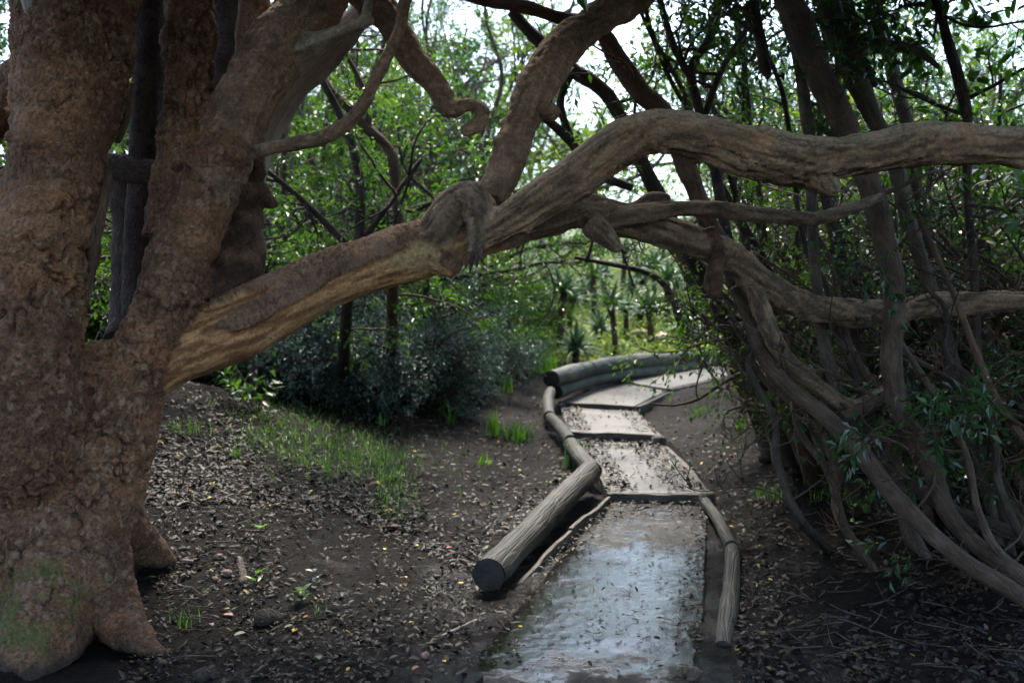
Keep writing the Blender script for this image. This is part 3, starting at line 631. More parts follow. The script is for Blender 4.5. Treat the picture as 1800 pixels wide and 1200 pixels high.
    for k, ids in groups.items():
        sel = Fq[np.isin(fs, ids)]
        if len(sel) == 0: continue
        u, inv = np.unique(sel, return_inverse=True)
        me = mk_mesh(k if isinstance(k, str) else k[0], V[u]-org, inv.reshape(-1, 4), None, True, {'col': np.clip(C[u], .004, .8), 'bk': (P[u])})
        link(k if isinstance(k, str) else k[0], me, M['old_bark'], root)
    return root
old_tree = build_old_tree()
org = np.array(old_tree.location)
def tree_tube(name, pts, mat, seg=14, lump=.12, freq=7, seed=0, root=old_tree):
    Q = spline(px_path(pts), .03); mb = MB(); mb.tube(Q[:, :3]-np.array(root.location), Q[:, 3], seg, lump, freq, seed); return mb.build(name, M[mat], root)
tree_tube('dark_stem', [(272, -200, 30, 4.5), (264, -20, 29, 4.48), (262, 110, 28, 4.46), (256, 230, 27, 4.45), (250, 330, 26, 4.44), (246, 470, 30, 4.44), (250, 580, 34, 4.4)], 'char', 26, .1, 14, 3)
tree_tube('dead_stem', [(640, 20, 22, 4.9), (590, 75, 28, 4.88), (540, 125, 30, 4.85), (490, 185, 30, 4.82), (462, 240, 26, 4.8), (440, 330, 22, 4.75)], 'pale', 18, .25, 7, 4)
tree_tube('inner_stem', [(215, 300, 26, 4.65), (225, 400, 28, 4.6), (230, 520, 34, 4.5), (225, 600, 40, 4.4)], 'char', 18, .2, 8, 5)
tree_tube('inner_stem', [(400, -160, 34, 5.0), (404, -20, 36, 5.0), (402, 80, 34, 4.95), (388, 180, 30, 4.85), (380, 300, 26, 4.7)], 'char', 18, .25, 8, 15)
tree_tube('cross_stem', [(190, 290, 22, 4.42), (240, 300, 24, 4.4), (300, 310, 22, 4.38)], 'char', 16, .2, 8, 6)
tree_tube('wood_splinter', [(190, 300, 8, 4.02), (176, 370, 11, 4.0), (164, 440, 12, 3.98), (152, 510, 9, 3.99), (150, 545, 4, 4.0)], 'red', 10, .3, 20, 7)
tree_tube('wood_splinter', [(232, 150, 7, 4.25), (222, 200, 9, 4.2), (206, 250, 6, 4.18)], 'red', 10, .3, 20, 8)
tree_tube('wood_splinter', [(832, 430, 8, 4.24), (825, 450, 6, 4.22), (818, 470, 1.5, 4.20)], 'brown', 7, .3, 30, 20)
tree_tube('wood_splinter', [(836, 430, 8, 4.24), (831, 450, 6, 4.22), (826, 478, 1.5, 4.20)], 'brown', 7, .3, 30, 21)
tree_tube('wood_splinter', [(840, 430, 8, 4.24), (839, 450, 6, 4.22), (838, 470, 1.5, 4.20)], 'brown', 7, .3, 30, 22)
tree_tube('wood_splinter', [(844, 430, 8, 4.24), (846, 450, 6, 4.22), (848, 462, 1.5, 4.22)], 'brown', 7, .3, 30, 23)
tree_tube('snag', [(52, -20, 20, 3.8), (60, 30, 14, 3.8), (68, 70, 4, 3.82)], 'pale', 10, .3, 20, 9)

# ------------------------------------------------------------------ foliage and branch makers
def unit(a): return a/(np.linalg.norm(a, axis=-1, keepdims=True)+1e-9)
def leaf_mesh(name, B, A, N, L, W, rnd, fine=False, curl=.12, extra=None):
    """one mesh of separate leaf blades: base points, axis, face normal, length, width"""
    n = len(B); A = unit(A); S = unit(np.cross(A, N)); N = unit(np.cross(S, A)); L = np.asarray(L)[:, None]; W = np.asarray(W)[:, None]*.5
    if not fine:
        V = np.stack([B, B+A*L*.48+S*W+N*W*.35, B+A*L-N*L*curl, B+A*L*.48-S*W+N*W*.35], 1); k = 4
        T = np.array([[0, 1, 2], [0, 2, 3]])
        tris = (np.arange(n)[:, None, None]*k+T).reshape(-1, 3); quads = None
    else:
        V = np.stack([B, B+A*L*.3, B+A*L*.7-N*L*curl*.4, B+A*L-N*L*curl,
                      B+A*L*.27+S*W*.85+N*W*.3, B+A*L*.68+S*W*.8+N*W*.25-N*L*curl*.4, B+A*L*.27-S*W*.85+N*W*.3, B+A*L*.68-S*W*.8+N*W*.25-N*L*curl*.4], 1); k = 8
        T = np.array([[0, 4, 1], [0, 1, 6], [2, 5, 3], [2, 3, 7]]); Qd = np.array([[1, 4, 5, 2], [1, 2, 7, 6]])
        tris = (np.arange(n)[:, None, None]*k+T).reshape(-1, 3); quads = (np.arange(n)[:, None, None]*k+Qd).reshape(-1, 4)
    at_ = {'rnd': np.repeat(np.asarray(rnd), k)}
    if extra is not None: at_['col'] = np.repeat(np.asarray(extra), k, axis=0)
    return mk_mesh(name, V.reshape(-1, 3), quads, tris, fine, at_)
def sprays(P, D, g, per, L, W, spread=.16, fine=False, name='foliage', droop=.3):
    """leafy sprays at the points P growing along D: per leaves each, set along a short twig"""
    n = len(P); m = n*per
    base = np.repeat(P, per, 0); ax = np.repeat(unit(D), per, 0)
    t = np.tile(np.linspace(.05, 1, per), n)*spread*g.uniform(.7, 1.3, m)
    side = unit(np.cross(ax, g.normal(size=(m, 3))))
    B = base+ax*t[:, None]+side*g.uniform(0, .03, m)[:, None]*spread*3
    A = unit(ax*.7+side*1.0+np.array([0, 0, -droop])+g.normal(size=(m, 3))*.25)
    N = unit(np.array([0, 0, 1.])+g.normal(size=(m, 3))*.45)
    s = g.uniform(.65, 1.25, m)
    rnd = np.clip(np.repeat(g.uniform(0, 1, n), per)*.6+g.uniform(0, .4, m), 0, 1)
    return leaf_mesh(name, B, A, N, L*s, W*s, rnd, fine)
def walk(p, d, length, step, g, wig=.25, upf=.05, tgt=None):
    P = [np.array(p, float)]; d = unit(np.asarray(d, float)); c = np.zeros(3)
    for i in range(max(2, int(length/step))):
        c = c*.6+g.normal(size=3)*wig; d = unit(d+c*.6+np.array([0, 0, upf])); P.append(P[-1]+d*step)
    return np.array(P)
def grow(p, d, length, r, g, lv, out, tips, wig=.25, upf=.05, kids=(5, 5), ratio=.5, step=.16, angle=.9, first=.25):
    P = walk(p, d, length, max(step*length/2, .05) if lv else step*1.6, g, wig, upf)
    n = len(P); R = r*(1-.72*np.linspace(0, 1, n)**1.1); out.append((lv, P, R))
    if lv >= len(kids):
        for k in range(max(1, n//2), n): tips.append((P[k], P[k]-P[k-1], lv))
        return
    for c in range(kids[lv]):
        f = first+(1-first)*(c+g.uniform(0, 1))/kids[lv]; i = min(n-2, max(1, int(f*(n-1))))
        dd = unit(P[i+1]-P[i]); side = unit(np.cross(dd, g.normal(size=3)))
        grow(P[i], dd*math.cos(angle)+side*math.sin(angle), length*ratio*g.uniform(.6, 1.25)*(1.1-.45*f), max(R[i]*.6, .004), g, lv+1, out, tips, wig*1.15, upf, kids, ratio, step, angle, .2)
    tips.append((P[-1], P[-1]-P[-2], lv))
def tubes(out, levels, seg=8, lump=.15, freq=9, minr=.0025):
    mb = MB()
    for i, (lv, P, R) in enumerate(out):
        if lv in levels:
            Q = spline(np.c_[P, np.maximum(R, minr)], .12 if lv < 2 else .2)
            mb.tube(Q[:, :3], Q[:, 3], max(4, seg-2*lv), lump if lv < 1 else 0, freq, i % 50)
    return mb
def make_tree(name, g, height, r, kids, trunk_mat, leaf, L, W, per, wig=.12, lean=(0, 0), ratio=.5, upf=.05, angle=.95, first=.3, stems=1, spread=.16, fine=False, bmat=None, keep=1., droop=.3, tilt=(.2, .7)):
    root = empty(name); out = []; tips = []
    for s in range(stems):
        a = g.uniform(0, 6.28); sp = .15 if stems > 1 else 0; tl_ = g.uniform(*tilt) if stems > 1 else 0
        d = np.array([math.cos(a)*tl_+lean[0], math.sin(a)*tl_+lean[1], 1.])
        grow(np.array([math.cos(a)*sp, math.sin(a)*sp, -.12]), d, height*g.uniform(.75, 1.1) if stems > 1 else height, r*g.uniform(.7, 1.15), g, 0, out, tips, wig, upf, kids, ratio, .16, angle, first)
    tubes(out, (0,), 10, .18).build('trunk', M[trunk_mat], root)
    tubes(out, (1, 2, 3), 8).build('branches', M[bmat or trunk_mat], root)['kind'] = 'stuff'
    if leaf:
        P = np.array([t[0] for t in tips]); D = np.array([t[1] for t in tips])
        k = g.uniform(size=len(P)) < keep; P, D = P[k], D[k]
        link('crown', sprays(P, D, g, per, L, W, spread, fine, 'crown', droop), M[leaf], root)
    return root

ORD = ['first', 'second', 'third', 'fourth', 'fifth', 'sixth', 'seventh', 'eighth', 'ninth', 'tenth', 'eleventh', 'twelfth', 'thirteenth', 'fourteenth', 'fifteenth', 'sixteenth', 'seventeenth', 'eighteenth', 'nineteenth', 'twentieth', 'twenty-first', 'twenty-second', 'twenty-third', 'twenty-fourth', 'twenty-fifth', 'twenty-sixth', 'twenty-seventh', 'twenty-eighth', 'twenty-ninth', 'thirtieth', 'thirty-first', 'thirty-second']
# ------------------------------------------------------------------ traced trees of the thicket on the far side of the path
def traced(name, label, paths, mat, g, nb=10, blen=.8, leaf=None, per=8, L=.06, W=.025, group=None, keep=1., brad=.012, fine=False, seg=14):
    Ps = [spline(px_path(p)*[1, 1, 1, .82], .04) for p in paths]
    root = empty(name, tuple(Ps[0][-1, :3])); org = np.array(root.location)
    out = []; tips = []
    for i, Q in enumerate(Ps):
        mb = MB(); mb.tube(Q[:, :3]-org, Q[:, 3], seg if i == 0 else 10, .2, 8, i+len(paths)*3+int(abs(org[0])*10)); mb.build('trunk' if i == 0 else 'branch', M[mat], root)
    for b in range(nb):
        Q = Ps[int(g.integers(0, len(Ps)))]; k = int(g.uniform(.0, .85)*len(Q)); k = min(k, len(Q)-2)
        d = unit(g.normal(size=3)*[1, .8, .7]+[0, 0, .35])
        grow(Q[k, :3]-org, d, blen*g.uniform(.5, 1.4), min(brad, Q[k, 3]*.6), g, 1, out, tips, .28, .03, (0, 3, 3), .55, .2, .9)
    if out: tubes(out, (1, 2, 3), 8).build('twigs', M[mat], root)['kind'] = 'stuff'
    if leaf and tips:
        P = np.array([t[0] for t in tips]); D = np.array([t[1] for t in tips]); k = g.uniform(size=len(P)) < keep
        link('crown', sprays(P[k], D[k], g, per, L, W, .14, fine, 'crown'), M[leaf], root)
    tag(root, label, 'tree', group or 'twisted trees of the thicket')
    return root
def gp(px, py, r):
    h = ghit(px, py); return (px, py, r, h[1])
G = np.random.default_rng(11)
traced('leaning_tree', 'thick leaning trunk crossing in front of the others, pale patches of shed bark', [
    [(1300, -160, 22, 5.3), (1372, -30, 29, 5.25), (1410, 60, 32, 5.2), (1450, 150, 30, 5.15), (1490, 230, 28, 5.1), (1530, 330, 26, 5.05), (1556, 420, 25, 5.0), (1572, 530, 24, 4.95), (1566, 640, 23, 4.9), (1590, 740, 25, 4.85), (1640, 830, 21, 4.8), (1668, 905, 19, 4.75), (1730, 970, 17, 4.6), (1830, 1045, 17, 4.4), (1900, 1090, 17, 4.25)],
    [(1640, 690, 8, 4.95), (1600, 755, 12, 4.88), (1680, 745, 8, 5.1), (1730, 720, 5, 5.3)]], 'brown', G, 10, .6, 'leaf_dark', keep=.6)
traced('leaning_tree', 'second leaning trunk behind the thickest, forked at its top', [
    [(1400, -150, 18, 5.7), (1450, -10, 24, 5.7), (1480, 80, 26, 5.65), (1528, 190, 20, 5.6), (1570, 280, 18, 5.6), (1600, 400, 16, 5.6), (1640, 520, 15, 5.6), (1680, 650, 14, 5.6), (1720, 800, 14, 5.6), (1760, 950, 14, 5.5), (1790, 1010, 14, 5.45)],
    [(1470, -60, 12, 5.9), (1500, 60, 13, 5.75), (1535, 150, 12, 5.6)],
    [(1495, 65, 12, 5.6), (1560, 80, 11, 5.5), (1605, 85, 9, 5.4), (1650, 118, 5, 5.3)]], 'grey', G, 8, .6, 'leaf_dark', keep=.6)
traced('slender_tree', 'slender pale trunk standing straight up beneath the grey limb', [
    [(1385, -40, 11, 5.7), (1396, 60, 12, 5.65), (1410, 150, 13, 5.6), (1424, 260, 12, 5.5), (1428, 400, 12, 5.45), (1438, 520, 12, 5.4), (1452, 620, 14, 5.4), (1490, 720, 13, 5.4), (1540, 810, 13, 5.4), (1600, 930, 13, 5.3), (1630, 985, 13, 5.25)],
    [(1320, -30, 9, 5.6), (1335, 60, 12, 5.6), (1345, 120, 13, 5.6), (1352, 135, 8, 5.6)]], 'grey', G, 8, .5, 'leaf_dark', keep=.5)
traced('slender_tree', 'straight pale trunk leaning slightly at the top beside the sunlit yellow leaves', [
    [(1520, -60, 12, 6.6), (1545, 40, 13, 6.6), (1570, 130, 14, 6.55), (1596, 225, 14, 6.5), (1612, 330, 12, 6.5), (1640, 480, 12, 6.5), (1650, 640, 12, 6.5), (1660, 800, 12, 6.5), gp(1665, 900, 13)]], 'grey', G, 14, .8, 'leaf_mid', 7, .08, .038, keep=.4, fine=True)
traced('slender_tree', 'dark knobbly stem crossing the bright gap at upper right', [
    [(1640, -40, 9, 5.4), (1655, 30, 11, 5.4), (1668, 80, 12, 5.4), (1688, 150, 13, 5.4), (1702, 220, 10, 5.4), (1700, 330, 9, 5.4), (1712, 480, 9, 5.4), (1720, 640, 10, 5.4), (1745, 800, 10, 5.4), (1775, 960, 10, 5.3), (1800, 1020, 10, 5.2)],
    [(1590, 10, 4, 5.5), (1630, 8, 6, 5.42), (1655, 25, 6, 5.4)]], 'darkbark', G, 16, .7, 'leaf_mid', 7, .085, .04, keep=.5, fine=True)
traced('curved_limb', 'long bowed limb sweeping down from the grey limb to the lower right corner', [
    [(1290, 505, 12, 5.1), (1318, 560, 15, 5.12), (1340, 622, 18, 5.1), (1385, 680, 16, 5.05), (1440, 722, 18, 4.95), (1500, 780, 20, 4.8), (1580, 880, 20, 4.6), (1680, 975, 18, 4.4), (1790, 1045, 19, 4.2), (1900, 1120, 19, 4.0)],
    [(1480, 735, 14, 4.95), (1530, 712, 13, 5.0), (1560, 690, 9, 5.05)]], 'brown', G, 6, .5, None)
traced('curved_limb', 'low limb lying along the ground below the thicket at far right', [
    [(1440, 300, 12, 6.2), (1500, 560, 13, 6.1), (1530, 740, 14, 6.0), (1600, 845, 14, 5.7), (1690, 905, 16, 5.4), (1760, 930, 16, 5.2), (1860, 985, 16, 5.0), (1930, 1040, 15, 4.8)]], 'darkbark', G, 8, .6, None)
traced('arching_tree', 'thin dark stem curving out over the far bend of the path', [
    [(1010, 452, 4, 8.2), (1060, 462, 5, 8.2), (1120, 474, 6, 8.2), (1160, 492, 7, 8.2), (1184, 530, 8, 8.2), (1205, 580, 9, 8.2), (1262, 605, 9, 8.2), (1285, 650, 10, 8.2), (1318, 710, 12, 8.2), (1340, 770, 13, 8.2), gp(1345, 812, 14)],
    [(1050, 380, 3, 8.2), (1040, 430, 4, 8.2), (1030, 460, 4, 8.2)], [(1080, 400, 3, 8.1), (1100, 460, 3, 8.1), (1115, 505, 2, 8.1)]], 'darkbark', G, 5, .22, None, brad=.005)
traced('arching_tree', 'twin of slanting grey stems rising at the thicket edge nearest the deck', [
    [(1170, 420, 10, 8), (1225, 500, 11, 7.9), (1270, 590, 12, 7.9), (1310, 670, 13, 7.9), (1350, 740, 14, 7.9), gp(1385, 815, 15)],
    [(1200, 470, 8, 8.3), (1240, 560, 8, 8.3), (1290, 660, 10, 8.2), (1360, 760, 12, 8.0)]], 'brown', G, 6, .25, None, brad=.005)
traced('twisted_tree', 'orange-barked limb arcing along the top then plunging behind the wooden limb', [
    [(760, -30, 13, 5.6), (850, 0, 14, 5.6), (920, 12, 14, 5.6), (985, 32, 14, 5.65), (1050, 50, 16, 5.7), (1085, 105, 21, 5.8), (1125, 160, 23, 5.85), (1168, 205, 23, 5.9), (1205, 290, 21, 5.95), (1240, 380, 20, 6), (1290, 480, 20, 6.1), (1340, 600, 20, 6.3), (1385, 720, 21, 6.6), (1420, 810, 22, 6.9), gp(1440, 850, 23)]], 'red', G, 8, .7, None)
traced('twisted_tree', 'dark crooked limb behind the tall fork of the arching limb', [
    [(900, 20, 12, 6.6), (935, 60, 14, 6.6), (1000, 118, 16, 6.6), (1060, 160, 16, 6.6), (1095, 215, 15, 6.6), (1150, 330, 16, 6.7), (1220, 460, 16, 6.8), (1300, 610, 17, 7.0), (1370, 740, 18, 7.2), gp(1405, 825, 19)],
    [(955, 205, 10, 6.4), (1000, 245, 11, 6.45), (1040, 300, 10, 6.5), (1110, 330, 9, 6.6)],
    [(1010, 120, 6, 6.5), (985, 180, 9, 6.5), (1005, 250, 9, 6.5)]], 'darkbark', G, 12, .8, 'leaf_mid', keep=.2)
traced('twisted_tree', 'upright dark stem dividing the thicket below the forked limb', [
    [(1270, -60, 9, 6.4), (1250, 60, 10, 6.4), (1215, 130, 10, 6.4), (1250, 260, 11, 6.4), (1275, 400, 12, 6.4), (1300, 520, 13, 6.4), (1360, 640, 14, 6.5), (1440, 760, 15, 6.5), (1500, 850, 16, 6.4), gp(1530, 900, 16)],
    [(1150, -40, 7, 6.3), (1180, 70, 8, 6.35), (1215, 140, 8, 6.4)], [(1320, 40, 6, 6.5), (1270, 120, 7, 6.4), (1240, 200, 7, 6.4)]], 'darkbark', G, 14, .8, 'leaf_mid', keep=.7)
traced('twisted_tree', 'rust-brown crooked stem standing in the greenery left of the hooked branch', [
    [(540, 60, 8, 7.6), (575, 150, 10, 7.6), (620, 195, 11, 7.6), (645, 225, 11, 7.6), (685, 265, 11, 7.6), (695, 320, 11, 7.6), (700, 400, 12, 7.6), (690, 520, 13, 7.7), gp(690, 690, 14)],
    [(600, 80, 5, 7.6), (640, 160, 6, 7.6), (650, 230, 7, 7.6)]], 'red', G, 14, .8, 'leaf_mid', keep=.6)
traced('twisted_tree', 'dark stem among the leaves just right of the multi-stemmed trunk', [
    [(560, 130, 8, 7.2), (610, 230, 9, 7.2), (632, 320, 10, 7.2), (630, 420, 11, 7.2), (610, 540, 12, 7.3), gp(600, 700, 13)],
    [(470, 300, 5, 7.1), (540, 360, 7, 7.2), (610, 430, 8, 7.2)], [(740, 280, 5, 7.3), (690, 350, 6, 7.2), (640, 420, 8, 7.2)]], 'darkbark', G, 14, .8, 'leaf_mid', keep=.6)

# thin stems that fill the thicket, slanting down to the right, and the wands crossing overhead
gs = np.random.default_rng(77)
for i in range(13):
    x0 = 1250+i*42+gs.uniform(-15, 15); y0 = gs.uniform(330, 560); d0 = gs.uniform(5.0, 6.6); sx = gs.uniform(120, 260); y1 = gs.uniform(880, 990)
    pts = [(x0+sx*t+gs.normal(0, 14), y0+(y1-y0)*(t*.75+.25*t*t)+gs.normal(0, 10), 5+5*t+gs.uniform(-1, 1), d0-.5*t) for t in np.linspace(0, 1, 7)]
    pts = [p for p in pts]; e = pts[-1]; gh = ghit(min(e[0]+60, 1990), 960+gs.uniform(0, 60)); pts.append((900+gh[0]/gh[1]*F, 600+(CAM_H-gh[2]+.05)/gh[1]*F, 10, gh[1]))
    traced('slanting_stem', 'thin bare stem slanting down to the right through the thicket, %s from the left' % ORD[i], [pts], ('darkbark', 'brown', 'red')[i % 3], gs, 5, .5, None, brad=.006, seg=9, group='slanting stems in the thicket')
for i in range(9):
    x0 = 1090+i*50+gs.uniform(-20, 20); d0 = gs.uniform(6.2, 8.0); sx = max(1300+i*12-x0, 40)+gs.uniform(0, 60)
    gh = ghit(1400+i*30, 800); up_ = [(x0+sx*t+gs.normal(0, 12), -60+560*t, 4+4*t+gs.uniform(-.8, .8), d0+(gh[1]-d0)*t*.5) for t in np.linspace(0, 1, 6)]
    up_ += [(up_[-1][0]*.4+(1400+i*30)*.6, 680, 9, d0*.3+gh[1]*.7), (1400+i*30, 806, 10, gh[1])]
    traced('overhead_wand', 'slim crooked stem crossing overhead behind the wooden limb, %s from the left' % ORD[i], [up_], ('darkbark', 'grey', 'darkbark')[i % 3], gs, 9, .7, 'leaf_mid', 5, .045, .02, keep=.25, brad=.007, seg=9, group='slim stems crossing overhead')

for i in range(8):
    b0 = 500+i*50+gs.uniform(-12, 12); gh = ghit(b0, 668-3*i); d0 = gh[1]; k = gs.normal(0, 30); pts = []
    for t in np.linspace(0, 1, 8): pts.append((b0+k*(1-t)*2+gs.normal(0, 16)*(1-t), -70+(668-3*i+70)*t, 3+3.5*t+gs.uniform(-.5, .5), d0-.8*(1-t)))
    pts[-1] = (b0, 674-3*i, 7, d0)
    traced('crooked_sapling', 'thin crooked sapling rising from the bank behind the arching limb, %s from the left' % ORD[i], [pts], ('darkbark', 'brown', 'red')[i % 3], gs, 13, .9, 'leaf_mid', 5, .045, .02, keep=.22, brad=.008, seg=8, group='crooked saplings on the bank')

# ------------------------------------------------------------------ seedbed of copied trees: hillside trees, thicket shrubs, understorey
def place(protos, spots, labels, cat, group):
    for i, (x, y, rz, s, k) in enumerate(spots):
        z = float(ground_z(np.array([x]), np.array([y]), False)[0])
        p = protos[k % len(protos)]
        if not p.get('used'): o = p; p['used'] = 1; o.location = (x, y, z); o.rotation_euler = (0, 0, rz); o.scale = (s,)*3
        else: o = dup(p, (x, y, z), rz, s)
        tag(o, labels[i] if isinstance(labels, list) else labels, cat, group)
    for p in protos:
        if not p.get('used'):
            for c in list(p.children): bpy.data.objects.remove(c)
            bpy.data.objects.remove(p)
def xy(px, d): return ((px-900)/F*d, d)
g = np.random.default_rng(21)
hill = [make_tree('hillside_tree', g, 5.6, .07, (12, 5, 3), 'grey', 'leaf_mid', .075, .034, 8, .2, ratio=.42, spread=.28, first=.12),
        make_tree('hillside_tree', g, 6.2, .06, (12, 5, 3), 'darkbark', 'leaf_yellow', .075, .032, 8, .2, ratio=.40, spread=.28, first=.15),
        make_tree('hillside_tree', g, 5.0, .06, (12, 5, 3), 'grey', 'leaf_dark', .08, .036, 8, .22, ratio=.46, spread=.28, first=.06)]
R_ = [(60, 11, 2), (300, 13, 0), (470, 10.5, 2), (520, 15, 2), (590, 12.2, 2), (650, 17, 0), (720, 14.2, 0), (770, 20, 1), (835, 16.5, 0), (885, 23, 2), 
      (1350, 23, 1), (1290, 15.5, 0), (1350, 18, 1), (1410, 12.5, 2), (1475, 15, 1), (1545, 18.5, 1), (1600, 11.5, 0), (1660, 15.5, 1), (1740, 12, 2), (1810, 16.5, 0), (1890, 11, 2)]
hl = ['slender leafy hillside tree, %s from the left of the wood behind' % ORD[i] for i in range(len(R_))]
hs = [(*xy(px, d), g.uniform(0, 6.28), g.uniform(1.05, 1.35), k) for px, d, k in R_]
R2 = [(450, 17, 0), (490, 19, 1), (550, 17.5, 0), (610, 20, 1), (675, 21, 0), (715, 18, 1), (790, 23, 0), (420, 20, 1), (500, 24, 0), (560, 22, 1), (620, 27, 1), (690, 25, 0), (740, 30, 1), (800, 28, 0), (860, 33, 1), (860, 27, 0), (910, 31, 0), (1060, 62, 0), (1125, 66, 1), (1240, 52, 0), (1280, 40, 1), (1320, 26, 1),
      (1385, 24, 0), (1440, 22, 1), (1500, 25, 1), (1570, 23, 0), (1630, 24, 1), (1700, 21, 1), (1770, 22, 0), (1840, 24, 1), (150, 20, 0), (-40, 16, 0)]
R2.sort()
hl += ['hazy leafy tree of the far rank on the hill, %s from the left' % ORD[i] for i in range(len(R2))]
hs += [(*xy(px, d), g.uniform(0, 6.28), g.uniform(1.25, 1.7), k) for px, d, k in R2]
place(hill, hs, hl, 'tree', 'hillside trees')
g = np.random.default_rng(61)
thick = [make_tree('thicket_shrub', g, 3.0, .034, (7, 4, 3), 'darkbark', 'leaf_dark', .05, .024, 6, .26, ratio=.42, stems=6, keep=.6, first=.2, lean=(0, -.1), tilt=(.1, .4)),
         make_tree('thicket_shrub', g, 3.4, .04, (7, 4, 3), 'brown', 'leaf_dark', .055, .026, 6, .28, ratio=.4, stems=6, keep=.45, first=.25, lean=(0, 0), tilt=(.1, .4)),
         make_tree('thicket_shrub', g, 2.7, .026, (7, 4, 3), 'grey', 'leaf_blue', .045, .022, 7, .28, ratio=.42, stems=7, keep=.7, first=.2, lean=(.05, 0), tilt=(.1, .4))]
T_ = [(1530, 10.6, 1), (1540, 9.0, 0), (1580, 9.8, 2), (1600, 8.0, 1), (1630, 9.0, 0), (1640, 7.2, 2), (1680, 9.8, 1), (1720, 8.0, 0), (1765, 6.9, 1), (1800, 8.8, 2), (1850, 7.2, 0), (1890, 8.0, 2), (1920, 6.1, 1), (2000, 6.8, 0)]
g = np.random.default_rng(62)
bare = [make_tree('bare_shrub', g, 3.0, .026, (6, 4, 3), 'darkbark', 'leaf_blue', .045, .022, 5, .3, ratio=.36, stems=8, keep=.12, first=.15, lean=(-.03, 0), upf=.1, tilt=(.05, .3)),
        make_tree('bare_shrub', g, 3.4, .03, (6, 4, 3), 'brown', 'leaf_dark', .05, .024, 5, .3, ratio=.36, stems=7, keep=.15, first=.15, lean=(-.05, .05), upf=.1, tilt=(.05, .3))]
B_ = [(1640, 8.4, 0), (1670, 7.4, 1), (1700, 6.6, 0), (1700, 7.8, 1), (1750, 6.3, 0), (1800, 6.8, 1), (1850, 5.9, 0), (1910, 6.6, 1), (1990, 5.8, 0)]
place(bare, [(*xy(px, d), g.uniform(-.5, .5), g.uniform(.85, 1.2), k) for px, d, k in B_], ['nearly leafless arching shrub in the front of the thicket, %s from the left' % ORD[i] for i in range(len(B_))], 'shrub', 'bare arching shrubs')
tl_ = ['tangled many-stemmed thicket shrub, %s from the left along the path side' % ORD[i] for i in range(len(T_))]
g = np.random.default_rng(63)
place(thick, [(*xy(px, d), g.uniform(-.6, .6), g.uniform(.85, 1.15), k) for px, d, k in T_], tl_, 'shrub', 'thicket shrubs')
g = np.random.default_rng(51)
tang = [make_tree('tangled_tree', g, 4.4, .05, (11, 6, 4), 'darkbark', 'leaf_mid', .05, .022, 6, .26, ratio=.36, keep=.65, first=.2, stems=2, tilt=(.1, .3), upf=.07),
        make_tree('tangled_tree', g, 4.2, .042, (11, 6, 4), 'brown', 'leaf_yellow', .05, .022, 6, .28, ratio=.38, keep=.6, first=.2, stems=2, tilt=(.1, .3), upf=.07),
        make_tree('tangled_tree', g, 4.6, .045, (11, 6, 4), 'grey', 'leaf_dark', .05, .024, 6, .24, ratio=.36, keep=.25, first=.4, lean=(0, -.05), upf=.07)]
Q_ = [(470, 8.6, 0), (540, 9.6, 0), (585, 11, 0), (690, 15, 0), (740, 18, 0), (630, 13.2, 0), (1690, 9.4, 2), (1500, 13, 2), (1810, 7.6, 2), (1670, 10.6, 2), (1590, 8.4, 0), (1630, 10.5, 1), (1690, 9.2, 0), (1760, 10.4, 1), (1840, 9.0, 0), (20, 7.5, 0), (230, 8.6, 1)]
Q_.sort()
ql = ['crooked %s tree with a tangle of bare twigs, %s from the left' % (('dark', 'brown', 'grey slender')[k], ORD[i]) for i, (a, b, k) in enumerate(Q_)]
place(tang, [(*xy(px, d), g.uniform(0, 6.28) if k != 2 else g.uniform(-.5, .5), g.uniform(.9, 1.15)*(1.5 if d > 13.1 and px < 1000 else 1), k) for px, d, k in Q_], ql, 'tree', 'tangled trees in the middle distance')
g = np.random.default_rng(52)
under = [make_tree('grey_shrub', g, 1.25, .014, (7, 5, 3), 'darkbark', 'leaf_blue', .045, .018, 7, .25, ratio=.5, stems=7, first=.1, upf=.02),
         make_tree('grey_shrub', g, 1.5, .016, (7, 5, 3), 'darkbark', 'leaf_mid', .05, .024, 7, .25, ratio=.5, stems=7, first=.1, upf=.02)]
U_ = [(450, 9.6, 1), (500, 9.4, 0), (560, 10.0, 0), (620, 9.6, 0), (680, 10.4, 0), (730, 10.2, 0), (785, 11.2, 0), (820, 12.6, 0), (870, 13.6, 1), (905, 15.2, 1), (935, 17.5, 1), (760, 14, 1), (660, 14, 1), (540, 14, 1), (200, 9, 1), (300, 10, 1), (30, 9, 1)]
ul = ['rounded %s bush on the bank beyond the limb, %s of its row' % (('green' if k else 'blue-grey'), ORD[i]) for i, (a, b, k) in enumerate(U_)]
place(under, [(*xy(px, d), g.uniform(0, 6.28), g.uniform(.9, 1.25)*(1.15 if px < 690 else .9), k) for px, d, k in U_], ul, 'bush', 'bushes on the bank')

